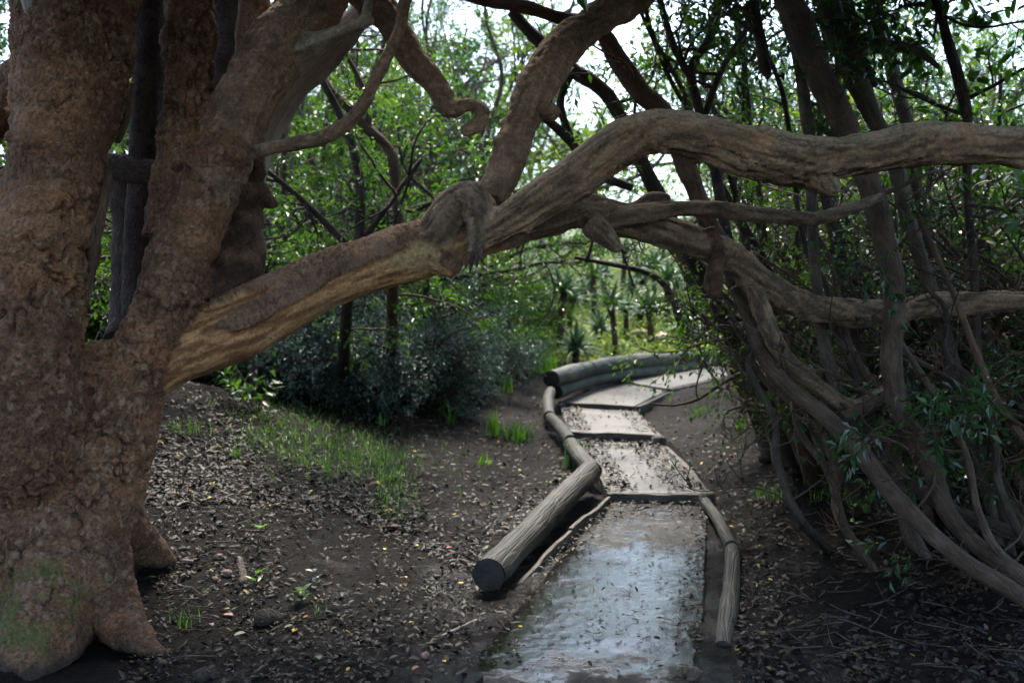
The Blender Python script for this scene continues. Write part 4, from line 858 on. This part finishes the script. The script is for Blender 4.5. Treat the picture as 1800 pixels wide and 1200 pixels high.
# ------------------------------------------------------------------ crown of the old tree, out of view, filled out to shade the ground
g = np.random.default_rng(33)
out, tips = [], []
tops = [ST[0][1][0, :3], ST[1][1][0, :3], ST[3][1][0, :3], ST[16][1][-1, :3], ST[14][1][-1, :3]]
for k, d_, l_ in ((0, (-.2, .1, 1), 3.0), (0, (-.9, -.2, .8), 3.2), (0, (.3, -.8, .8), 3.4), (0, (.7, -1, .6), 4.2), (1, (.2, .5, 1), 3.2), (1, (.8, -.5, .6), 4.0), (1, (-.5, .9, .7), 3.6), (2, (.9, .1, .7), 3.6),
                  (2, (.6, .9, .8), 3.4), (2, (.9, -.5, .6), 3.6), (3, (.7, .1, .8), 3.0), (3, (.2, .8, .9), 3.2), (3, (.9, .6, .5), 3.6), (3, (.6, -.7, .7), 3.4), (4, (.4, .3, 1), 3.0), (4, (.7, -.6, .8), 3.0),
                  (0, (.1, -1, .45), 5.0), (0, (-.8, -.8, .5), 4.4), (1, (.9, -1, .4), 5.4), (2, (1, -.9, .4), 5.0), (4, (.6, -1, .5), 4.6), (4, (1, .4, .6), 4.0), (3, (.8, .9, .6), 4.0)):
    grow(tops[k]-org, d_, l_, .06, g, 0, out, tips, .16, .03, (8, 5, 4), .5, .16, .9, .15)
def above(P): return (P[:, 2]+org[2] > np.maximum(2.75, 1.5+.36*(P[:, 1]+org[1]))).all()
out = [o for o in out if o[0] == 0 and len(o[1]) and (o[1][-1, 2]+org[2] > 2.9) or above(o[1])]
tubes(out, (0,), 10, .15).build('upper_shade_boughs', M['brown'], old_tree)['kind'] = 'stuff'
tubes(out, (1, 2, 3), 7).build('twigs', M['brown'], old_tree)['kind'] = 'stuff'
P_ = np.array([t[0] for t in tips]); D_ = np.array([t[1] for t in tips])
hi = (P_[:, 2]+org[2]) > np.maximum(2.8, 1.55+.36*(P_[:, 1]+org[1]))
link('crown', sprays(P_[hi], D_[hi], g, 9, .13, .065, .34, False, 'crown'), M['leaf_dark'], old_tree)['kind'] = 'stuff'  # unseen leaf sprays, made large and dense to block light from overhead

# ------------------------------------------------------------------ leaf litter
def litter_material():
    m, n, b = mat_new('fallen_leaf'); L = n.links
    a = nd(n, 'ShaderNodeAttribute', attribute_name='col'); L.new(a.outputs['Color'], b.inputs['Base Color'])
    b.inputs['Roughness'].default_value = .55; b.inputs['Specular IOR Level'].default_value = .18
    return m
M['litter'] = litter_material()
PAL = np.array([(.012, .010, .009), (.02, .015, .012), (.028, .02, .015), (.04, .027, .02), (.045, .03, .021), (.06, .042, .032), (.1, .075, .06), (.07, .036, .02)])
def ground_n(x, y):
    e = .03; z0 = ground_z(x, y); return unit(np.stack([-(ground_z(x+e, y)-z0)/e, -(ground_z(x, y+e)-z0)/e, np.ones_like(x)], 1)), z0
def clumpy(p, g):
    return p[g.uniform(size=len(p)) < .25+.95*sstep(-.3, .35, fbm(np.c_[p/90., p[:, 0]*0], 3, 91))]
def litter(name, px, py, label, size=(.015, .045), bright=1., seed=1, lift=.006, onslab=None):
    g = np.random.default_rng(seed); H = ground_hit(px, py) if onslab is None else onslab
    x, y = H[:, 0], H[:, 1]; N, z = ground_n(x, y)
    if onslab is not None: z = onslab[:, 2]; N = np.tile([0, 0, 1.], (len(x), 1))
    n = len(x); N = unit(N+g.normal(size=(n, 3))*[.32, .32, 0]); A = unit(np.cross(N, g.normal(size=(n, 3))))
    L = size[0]+(size[1]-size[0])*g.beta(1.2, 2.2, n)*1.5; W = L*g.uniform(.35, .6, n)
    c = .62*PAL[np.minimum((g.beta(1.0, 2.4, n)*len(PAL)).astype(int), len(PAL)-1)]*g.uniform(.7, 1.3, (n, 1))*bright
    odd = g.uniform(size=n)
    c = np.where(odd[:, None] < .012, np.array([.36, .23, .03]), c); c = np.where((odd[:, None] > .99), np.array([.09, .13, .03]), c)
    B = np.stack([x, y, z+lift+g.uniform(0, .012, n)], 1)-A*L[:, None]*.5
    o = link(name, leaf_mesh(name, B, A, N, L, W, g.uniform(size=n), True, g.uniform(-.1, .25), c), M['litter'])
    return tag(o, label, 'leaves', kind='stuff')
g = np.random.default_rng(5)
def scatter(n, poly, g):
    """n random pixels inside a convex or simple outline"""
    poly = np.array(poly, float); lo, hi_ = poly.min(0), poly.max(0); out = []
    while sum(len(o) for o in out) < n:
        p = g.uniform(lo, hi_, (n*2, 2)); ins = np.zeros(len(p), bool); j = len(poly)-1
        for i in range(len(poly)):
            a, b = poly[i], poly[j]
            c = ((a[1] > p[:, 1]) != (b[1] > p[:, 1])) & (p[:, 0] < (b[0]-a[0])*(p[:, 1]-a[1])/(b[1]-a[1]+1e-9)+a[0]); ins ^= c; j = i
        out.append(p[ins])
    return np.vstack(out)[:n]
def off_path(p):
    H = ground_hit(p[:, 0], p[:, 1]); k = np.ones(len(p), bool)
    for S in SL.values(): k &= inside(S, H[:, 0], H[:, 1], .02) < 0
    return p[k]
q = clumpy(off_path(scatter(15000, [(250, 660), (600, 610), (900, 610), (960, 660), (960, 740), (1010, 800), (1040, 830), (830, 1010), (600, 900), (250, 900)], g)), g); litter('leaf_litter', q[:, 0], q[:, 1], 'brown dead leaves strewn over the bank beneath the arching limb', size=(.016, .048), seed=1, bright=.85)
q = clumpy(off_path(scatter(5200, [(230, 880), (560, 880), (840, 1000), (900, 1050), (880, 1230), (200, 1230)], g)), g); litter('leaf_litter', q[:, 0], q[:, 1], 'dark wet leaf scraps trodden into the mud near the roots', (.012, .038), .5, 2)
q = clumpy(off_path(scatter(9000, [(1130, 760), (1180, 700), (1310, 680), (1850, 760), (1850, 1230), (1290, 1230), (1290, 960), (1240, 860)], g)), g); litter('leaf_litter', q[:, 0], q[:, 1], 'brown dead leaves covering the ground beside the thicket', seed=3)
def on_slab(k, n, g, ulo=0, uhi=1, vlo=0, vhi=1):
    S = SL[k]; u = g.uniform(ulo, uhi, n)[:, None]; v = g.uniform(vlo, vhi, n)[:, None]
    P = (1-u)*(1-v)*S[0]+u*(1-v)*S[1]+u*v*S[2]+(1-u)*v*S[3]; P[:, 2] += .008; return P
sl_pts = np.vstack([on_slab('P2', 420, g, .0, .3), on_slab('P2', 420, g, .62, 1), on_slab('P2', 160, g), on_slab('P2', 260, g, 0, 1, .8, 1), on_slab('P3', 260, g, 0, .25), on_slab('P3', 160, g, .75, 1), on_slab('P3', 60, g), on_slab('P4', 60, g)])
litter('leaf_litter', sl_pts[:, 0], sl_pts[:, 1], 'dead leaves drifted along the edges of the pale treads', (.025, .055), 1.0, 4, onslab=sl_pts)
w1 = np.vstack([on_slab('P1', 600, g, 0, 1, .3, 1), on_slab('P1', 500, g, .0, .25), on_slab('P1', 500, g, .88, 1.0), on_slab('P1', 400, g, 0, 1, .85, 1), on_slab('P1', 200, g, 0, 1, .0, .4)])
litter('leaf_litter', w1[:, 0], w1[:, 1], 'scraps of dark sodden leaf stuck to the wet landing', (.01, .035), .6, 5, onslab=w1)

q = scatter(420, [(260, 690), (600, 640), (930, 650), (960, 760), (830, 1000), (560, 900), (300, 1180)], g); H = ground_hit(q[:, 0], q[:, 1]); mb = MB()
for i, h in enumerate(H):
    a = g.uniform(0, 6.28); l = g.uniform(.05, .22); P_ = walk((0, 0, 0), (math.cos(a), math.sin(a), g.uniform(-.05, .15)), l, l/3, g, .12, 0); mb.tube(P_+h+[0, 0, .012], np.full(len(P_), g.uniform(.0015, .0035)), 4)
tag(mb.build('twig_litter', M['grey']), 'small dead twigs scattered through the leaf litter on the bank', 'twigs', kind='stuff')
q = scatter(300, [(1310, 700), (1850, 800), (1850, 1200), (1300, 1150), (1290, 960)], g); H = ground_hit(q[:, 0], q[:, 1]); mb = MB()
for i, h in enumerate(H):
    a = g.uniform(0, 6.28); l = g.uniform(.05, .25); P_ = walk((0, 0, 0), (math.cos(a), math.sin(a), g.uniform(-.05, .2)), l, l/3, g, .12, 0); mb.tube(P_+h+[0, 0, .012], np.full(len(P_), g.uniform(.0015, .0035)), 4)
tag(mb.build('twig_litter', M['grey']), 'small dead twigs scattered on the ground by the thicket', 'twigs', kind='stuff')

# ------------------------------------------------------------------ grass, strappy plants, seedlings
def blades(B, H, g, w=.004, bend=.6, seg=3):
    """curved grass blades rooted at B with height H"""
    n = len(B); a = g.uniform(0, 6.28, n); d = np.stack([np.cos(a), np.sin(a), a*0], 1); s = np.stack([-np.sin(a), np.cos(a), a*0], 1); b = g.uniform(.2, 1, n)*bend
    rows_ = []
    for k in range(seg+1):
        t = k/seg; c = B+np.array([0, 0, 1.])*(H*t*(1-.35*b*t))[:, None]+d*(H*b*t*t)[:, None]; ww = w*(1-t)**.7 if k < seg else 0
        rows_.append(c+s*np.asarray(ww).reshape(-1, 1) if np.ndim(ww) else c+s*ww); rows_.append(c-s*ww)
    V = np.stack(rows_, 1); k = 2*(seg+1); Q = np.array([[2*i, 2*i+1, 2*i+3, 2*i+2] for i in range(seg)])
    return V.reshape(-1, 3), (np.arange(n)[:, None, None]*k+Q).reshape(-1, 4), np.repeat(g.uniform(size=n), k)
def grass_patch(name, px, label, h, g, w=.003, mat='grass', kind='stuff', cat='grass', bend=.7):
    H = ground_hit(px[:, 0], px[:, 1]); V, Q, r = blades(H-[0, 0, .01], g.uniform(.5, 1.2, len(H))*h, g, w, bend)
    o = link(name, mk_mesh(name, V, Q, None, True, {'rnd': r}), M[mat]); return tag(o, label, cat, kind=kind)
g = np.random.default_rng(9)
def cloud(cx, cy, sx, sy, n, g): return np.stack([g.normal(cx, sx, n), g.normal(cy, sy, n)], 1)
q = np.vstack([cloud(620, 800, 48, 26, 800, g), cloud(510, 765, 38, 26, 560, g), cloud(690, 855, 20, 30, 420, g), cloud(450, 740, 30, 25, 200, g), cloud(570, 745, 80, 30, 320, g), cloud(760, 800, 90, 50, 160, g)])
grass_patch('grass_patch', q, 'fine green grass growing in tufts on the bank under the limb', .11, g, .0022, bend=1.0)
def tuft(px, py, n, h, label, w=.003, spread=.03, mat='grass', name='grass_tuft', cat='grass', bend=.8, seed=0):
    g = np.random.default_rng(seed+int(px)); c = ghit(px, py); B = np.c_[g.normal(0, spread, (n, 2)), np.full(n, -.01)]
    V, Q, r = blades(B, g.uniform(.55, 1.1, n)*h, g, w, bend); o = link(name, mk_mesh(name, V, Q, None, True, {'rnd': r}), M[mat], None, tuple(c)); return tag(o, label, cat)
tuft(320, 1100, 16, .14, 'sparse grass tuft sprouting from bare mud near the root')
tuft(325, 765, 40, .14, 'grass tuft at the foot of the tree behind the trunk', spread=.06)
tuft(560, 1085, 8, .08, 'tiny grass sprig beside the blue-green seedling')
tuft(410, 800, 26, .1, 'small grass tuft between the tree and the grassy bank', spread=.05)
tuft(1238, 728, 60, .17, 'bright grass tuft on the mud below the raised deck', spread=.1)
tuft(1300, 760, 14, .22, 'single bright upright leafy sprout on the mud right of the deck', .007, .02, 'leaf_lime', bend=.3)
tuft(1350, 875, 60, .15, 'grass tuft at the thicket foot near the curved edging board', spread=.09)
tuft(1470, 885, 70, .2, 'wider grass clump under the thicket', spread=.08)
tuft(1440, 800, 40, .2, 'dim grass clump deep under the thicket stems', spread=.1)
tuft(1270, 700, 40, .16, 'thin grass beside the far end of the deck', spread=.12)
tuft(870, 770, 18, .3, 'strappy bright green plant, upright and slim, on the leafy bank', .011, .03, 'leaf_lime', 'strappy_plant', 'plant', .35)
tuft(908, 775, 40, .26, 'bushy strappy plant with arching blades on the leafy bank', .011, .07, 'grass', 'strappy_plant', 'plant', .9)
tuft(790, 745, 14, .3, 'leaning strappy plant lying toward the limb side', .011, .03, 'grass', 'strappy_plant', 'plant', .9)
tuft(672, 745, 10, .16, 'small strappy shoot far left on the leafy bank', .009, .02, 'leaf_lime', 'strappy_plant', 'plant', .4)
tuft(960, 655, 46, .42, 'large clump of lime strappy leaves behind the rail end', .014, .1, 'leaf_lime', 'strappy_plant', 'plant', .4)
tuft(892, 690, 18, .3, 'lime strappy plant on the bank below the clump at the rail', .011, .05, 'leaf_lime', 'strappy_plant', 'plant', .5)
tuft(1010, 822, 22, .26, 'strappy green plant growing over the short log', .013, .03, 'grass', 'strappy_plant', 'plant', .55)
tuft(850, 815, 12, .12, 'low strappy sprout among leaves left of the short log', .009, .03, 'grass', 'strappy_plant', 'plant', .7)
def seedling(px, py, h, nl, L, W, label, mat='leaf_mid', seed=0, tiers=1):
    g = np.random.default_rng(seed+int(px)); c = ghit(px, py); root = empty('seedling', tuple(c)); mb = MB()
    P = walk((0, 0, -.01), (.15, 0, 1), h, h/5, g, .08, .1); mb.tube(P, np.linspace(.004, .002, len(P)), 6); mb.build('stem', M['red'], root)
    a = np.arange(nl)*2.4+g.uniform(0, 6); t = np.where(np.arange(nl) % tiers == 0, 1, .55) if tiers > 1 else np.ones(nl)
    B = P[np.minimum((t*(len(P)-1)).astype(int), len(P)-1)]; A = np.stack([np.cos(a), np.sin(a), g.uniform(.15, .8, nl)], 1)
    link('leaves', leaf_mesh('leaves', B, A, np.tile([0, 0, 1.], (nl, 1))+g.normal(size=(nl, 3))*.2, g.uniform(.8, 1.15, nl)*L, g.uniform(.9, 1.1, nl)*W, g.uniform(size=nl), True, .15), M[mat], root)
    return tag(root, label, 'seedling')
seedling(452, 970, .12, 6, .045, .02, 'single upright seedling with a lime rosette on bare mud', 'leaf_lime')
seedling(530, 1065, .06, 9, .06, .032, 'spreading seedling with broad blue-green leaves on the mud', 'leaf_mid', 1, 2)
seedling(545, 1030, .07, 6, .045, .022, 'smaller seedling behind the broad-leaved one', 'leaf_blue', 2, 2)
seedling(450, 1030, .07, 6, .07, .02, 'seedling with narrow bright leaves beside the dead stick', 'leaf_lime', 3, 2)
seedling(1390, 880, .2, 14, .06, .028, 'leafy seedling at the foot of the thicket, pale leaves catching light', 'leaf_mid', 4, 2)
seedling(1460, 900, .25, 18, .06, .028, 'bushier leafy seedling under the bowed limb', 'leaf_mid', 5, 3)
seedling(1495, 945, .16, 14, .07, .03, 'dark low seedling nearest the open mud on the thicket side', 'leaf_dark', 6, 2)
seedling(1330, 760, .2, 14, .05, .026, 'leafy sprig at the base of the arching dark stem', 'leaf_mid', 7, 2)
def leafy_plant(px, py, n, h, L, W, label, mat, seed):
    g = np.random.default_rng(seed); c = ghit(px, py); root = empty('leafy_plant', tuple(c)); mb = MB(); P_, D_ = [], []
    for i in range(n):
        a = g.uniform(0, 6.28); t = walk((0, 0, -.02), (math.cos(a)*.7, math.sin(a)*.7, 1), h*g.uniform(.6, 1.1), h/5, g, .12, .02); mb.tube(t, np.linspace(.006, .002, len(t)), 5)
        for k in range(2, len(t)): P_.append(t[k]); D_.append(t[k]-t[k-1])
    mb.build('stems', M['brown'], root)['kind'] = 'stuff'; link('leaves', sprays(np.array(P_), np.array(D_), g, 4, L, W, .1, True, 'leaves'), M[mat], root)['kind'] = 'stuff'
    return tag(root, label, 'plant', 'leafy plants on the bank')
leafy_plant(595, 693, 14, .55, .14, .05, 'bright leafy plant under the middle of the limb', 'leaf_mid', 1)
leafy_plant(530, 688, 10, .45, .12, .045, 'leafy plant under the limb nearer the trunk', 'leaf_mid', 2)
leafy_plant(660, 698, 10, .4, .09, .035, 'low leafy plant right of the bright one under the limb', 'leaf_lime', 3)
leafy_plant(745, 713, 12, .5, .06, .02, 'thin twiggy grey plant at the litter edge', 'leaf_blue', 4)
leafy_plant(830, 706, 12, .5, .06, .02, 'second twiggy grey plant toward the rail', 'leaf_blue', 5)
leafy_plant(700, 743, 9, .35, .05, .018, 'small twiggy grey plant out on the leaf litter', 'leaf_blue', 6)
leafy_plant(450, 728, 9, .35, .08, .03, 'leafy plant just behind the grassy bank', 'leaf_mid', 7)
def lying_leaf(px, py, L, W, c, label):
    h = ghit(px, py); g = np.random.default_rng(int(px)); a = g.uniform(0, 6.28); A = np.array([[math.cos(a), math.sin(a), .12]])
    me = leaf_mesh('fallen_leaf', np.array([[0, 0, .016]]), A, np.array([[.1, -.25, 1.]]), [L], [W], [.5], True, .12, np.array([c])); return tag(link('fallen_leaf', me, M['litter'], None, tuple(h)), label, 'leaf', 'single fallen leaves')
for a in ((277, 1152, .035, .026, (.3, .07, .1), 'small pink fallen leaf at the tip of the root'), (372, 884, .035, .016, (.55, .38, .06), 'yellow fallen leaf on the bare mud by the trunk'),
          (545, 868, .045, .018, (.4, .38, .14), 'pale yellow-green fallen leaf on the dark bank'), (557, 1162, .05, .03, (.1, .17, .05), 'green fallen leaf lying on mud at lower middle'),
          (432, 1120, .06, .026, (.19, .2, .15), 'grey-green fallen leaf below the narrow-leaved seedling'), (515, 1108, .05, .02, (.13, .11, .085), 'grey-brown fallen leaf below the blue-green seedling'),
          (676, 967, .045, .02, (.5, .42, .08), 'yellow fallen leaf halfway to the thick log'), (735, 962, .03, .02, (.5, .33, .03), 'amber fallen leaf left of the thick log'),
          (795, 962, .045, .022, (.36, .1, .07), 'reddish fallen leaf just left of the thick log'), (805, 1028, .03, .016, (.42, .26, .03), 'orange fallen leaf beneath the log end'),
          (1281, 926, .04, .02, (.5, .34, .04), 'golden fallen leaf beside the half buried pole'), (1348, 1027, .035, .02, (.46, .34, .03), 'yellow fallen leaf on mud right of the split pole'),
          (736, 1178, .05, .018, (.34, .12, .07), 'curled russet fallen leaf at the lower middle'), (784, 1168, .025, .018, (.45, .33, .02), 'bright yellow fallen leaf at the lower middle'),
          (410, 1085, .05, .025, (.4, .24, .18), 'pinkish fallen leaf under the narrow-leaved seedling'), (370, 1100, .05, .022, (.34, .2, .16), 'dull pink fallen leaf left of the earth clod')):
    lying_leaf(*a)
def stone(px, py, r, label, mat, seed, sq=(1, .75, .65), name='stone'):
    h = ghit(px, py); g = np.random.default_rng(seed); nu, nv = 18, 12
    u = np.arange(nu)/nu*2*math.pi; v = np.linspace(.02, math.pi-.02, nv); U, V_ = np.meshgrid(u, v)
    P = np.stack([np.cos(U)*np.sin(V_), np.sin(U)*np.sin(V_), np.cos(V_)], -1).reshape(-1, 3)
    P = P*(1+.28*fbm(P*1.6+seed, 3, seed))[:, None]*np.array(sq)*r; i = np.arange(nu*nv).reshape(nv, nu)
    Q = np.stack([i[:-1], i[1:], np.roll(i[1:], -1, 1), np.roll(i[:-1], -1, 1)], -1).reshape(-1, 4)
    o = link(name, mk_mesh(name, P, Q, None, True, {'bk': P}), M[mat], None, (h[0], h[1], h[2]+r*sq[2]*.45)); o.rotation_euler = (0, 0, g.uniform(0, 6.28)); return tag(o, label, 'stone' if name == 'stone' else 'clod')
M['stone'] = bark_mat('reddish_stone', (.09, .06, .045), (.16, .1, .075), (.25, .17, .13), 1, 20, .3, .7)
M['rock'] = bark_mat('pale_garden_rock', (.2, .15, .12), (.36, .28, .23), (.5, .42, .36), 1, 8, .5, .8)
M['clod'] = bark_mat('earth_clod', (.02, .015, .011), (.05, .036, .025), (.1, .065, .04), 1, 26, 1, .9)
stone(398, 1010, .028, 'round reddish stone beside the dead stick', 'stone', 1)
stone(378, 1020, .02, 'smaller stone touching the round reddish one', 'stone', 2)
stone(384, 985, .022, 'reddish stone behind the dead stick', 'stone', 3)
stone(330, 988, .024, 'flat brown stone at the root toe', 'stone', 4, (1.4, .6, .45))
stone(748, 1155, .022, 'lone tan stone on wet mud at lower middle', 'stone', 5)
stone(360, 1200, .045, 'half buried stone cut by the bottom edge', 'clod', 6)
stone(470, 1095, .06, 'crumbly brown earth clod with roots beside the seedlings', 'clod', 7, (1.1, .7, .7), 'earth_clod')
def stick(pts, label, mat='brown', seed=0):
    P = px_path(pts); mb = MB(); Q = spline(P, .02); mb.tube(Q[:, :3]-P[0, :3], Q[:, 3], 8, .2, 30, seed); o = mb.build('stick', M[mat]); o.location = P[0, :3]; return tag(o, label, 'stick')
def gstick(px, r, lift, label, mat='brown', seed=0): return stick([(a, b-lift, r, ghit(a, b)[1]) for a, b in px], label, mat, seed)
gstick([(420, 985), (426, 1005), (428, 1028)], 7, 2, 'thick dead stick lying among the reddish stones', 'grey')
gstick([(775, 1120), (810, 1104), (845, 1088)], 3, 2, 'straight thin stick on wet mud left of the landing', 'pale', 1)
gstick([(296, 888), (335, 915), (382, 955)], 1.8, 2, 'long thin twig on the mud by the trunk', 'pale', 2)
gstick([(232, 1106), (266, 1092)], 1.8, 2, 'short pale twig near the root', 'pale', 3)
gstick([(410, 1140), (425, 1165), (450, 1182)], 2.2, 2, 'bent dark twig near the bottom edge', 'brown', 4)
gstick([(470, 1115), (500, 1100), (525, 1093)], 2.4, 3, 'thin brown twig sticking out of the clod', 'brown', 5)
gstick([(1000, 1145), (1050, 1150), (1090, 1153)], 1.6, 4, 'thin dark twig stuck on the wet landing', 'darkbark', 6)

# ------------------------------------------------------------------ aloe garden beyond the bend
def make_aloe(g, stemh, nl, L):
    root = empty('aloe'); mb = MB(); P = walk((0, 0, -.05), (.05, 0, 1), stemh+.05, stemh/4, g, .04, .1); mb.tube(P, np.full(len(P), .05), 10, .3, 12, 3); mb.build('stem', M['red'], root)
    top = P[-1]; mb = MB()
    for i in range(nl):
        a = i*2.399; el = 1.25-1.35*(i/nl)+g.uniform(-.1, .1); d = np.array([math.cos(a)*math.cos(el), math.sin(a)*math.cos(el), math.sin(el)]); s = np.array([-math.sin(a), math.cos(a), 0]); n = np.cross(s, d)
        l = L*g.uniform(.8, 1.15); V = []
        for k in range(6):
            t = k/5; c = top+d*l*t+np.array([0, 0, -1])*l*.28*t*t*math.cos(el)+n*0; w_ = .05*(1-t**1.6)+.002
            V += [c-s*w_, c-n*w_*.5, c+s*w_, c+n*w_*.12]
        Q = [(4*k+j, 4*k+(j+1) % 4, 4*k+4+(j+1) % 4, 4*k+4+j) for k in range(5) for j in range(4)]
        mb.poly(V, Q)
    me = mb.mesh('leaves'); r_ = me.attributes.new('rnd', 'FLOAT', 'POINT'); r_.data.foreach_set('value', np.repeat(g.uniform(size=nl), 24).astype(np.float32))
    link('leaves', me, M['aloe'], root); return root
g = np.random.default_rng(17)
al = [make_aloe(g, .5, 26, .42), make_aloe(g, .75, 24, .4), make_aloe(g, .25, 28, .45)]
AL = [(985, 612, 1), (1012, 640, 2), (1000, 585, 0), (1045, 560, 1), (1055, 602, 2), (1083, 622, 1), (1100, 590, 0), (1112, 545, 0), (1125, 575, 2), (1145, 605, 0), (1150, 540, 1), (1172, 575, 1), (1188, 545, 0), (1205, 600, 2), (1225, 560, 0), (1240, 585, 2), (1165, 505, 0), (1130, 510, 2), (1095, 510, 1), (1060, 520, 0), (1210, 520, 1), (1250, 535, 0), (1030, 535, 2), (1180, 480, 2)]
AL.sort(); PH = [ghit(a, b) for a, b, k in AL]
place(al, [(p[0], p[1], g.uniform(0, 6.28), g.uniform(1.0, 1.45), k) for p, (a, b, k) in zip(PH, AL)], ['spiky aloe on a brown stem in the sunny garden, %s from the left' % ORD[i] for i in range(len(AL))], 'aloe', 'aloes in the garden beyond the bend')
q = scatter(9000, [(880, 640), (960, 560), (1000, 440), (1300, 440), (1330, 560), (1290, 630), (1200, 628), (1050, 640)], g); H = ground_hit(q[:, 0], q[:, 1])
n = len(H); o = link('ground_cover', leaf_mesh('ground_cover', H+g.normal(size=(n, 3))*[.05, .05, .0]+np.c_[np.zeros((n, 2)), g.uniform(0, .18, n)], g.normal(size=(n, 3)), np.tile([0, 0, 1.], (n, 1))+g.normal(size=(n, 3))*.4, g.uniform(.05, .14, n), g.uniform(.03, .06, n), g.uniform(size=n), False), M['cover'])
tag(o, 'bright green ground cover carpeting the garden slope among the aloes', 'plants', kind='stuff')
RK = [(1110, 480, 'pale pink rock highest on the garden slope'), (1090, 545, 'cream rock left of the middle aloes'), (1160, 560, 'cream rock just below the high aloes'), (1200, 545, 'small pale rock right of the high aloes'), (1065, 585, 'pale rock between the left aloes'), (1205, 600, 'flat pink rock near the end of the rail'), (1235, 596, 'orange-pink rock by the garden steps'), (1130, 520, 'pale rock between aloes high on the slope'), (1175, 528, 'pale rock right of the high aloes'), (1125, 590, 'low white rock in front of the middle aloes'), (1165, 600, 'small pinkish rock low on the garden slope'), (1145, 470, 'large pale rock at the top of the garden')]
for i, (a, b, l) in enumerate(RK): stone(a, b, .16+.03*(i % 3), l, 'rock', 40+i, (1.3, .9, .6))
for i, (a, b, l) in enumerate(((1225, 612, 'lowest dark timber step of the garden stairs'), (1248, 590, 'middle dark timber step of the garden stairs'), (1238, 568, 'upper dark timber step of the garden stairs'))):
    h = ghit(a, b); bo = board('timber_step', up(h, .14)+[-.35, 0, 0], up(h, .14)+[.45, .1, 0], .2, .16, None, M['darkbark'], i); tag(bo, l, 'step', 'garden steps')
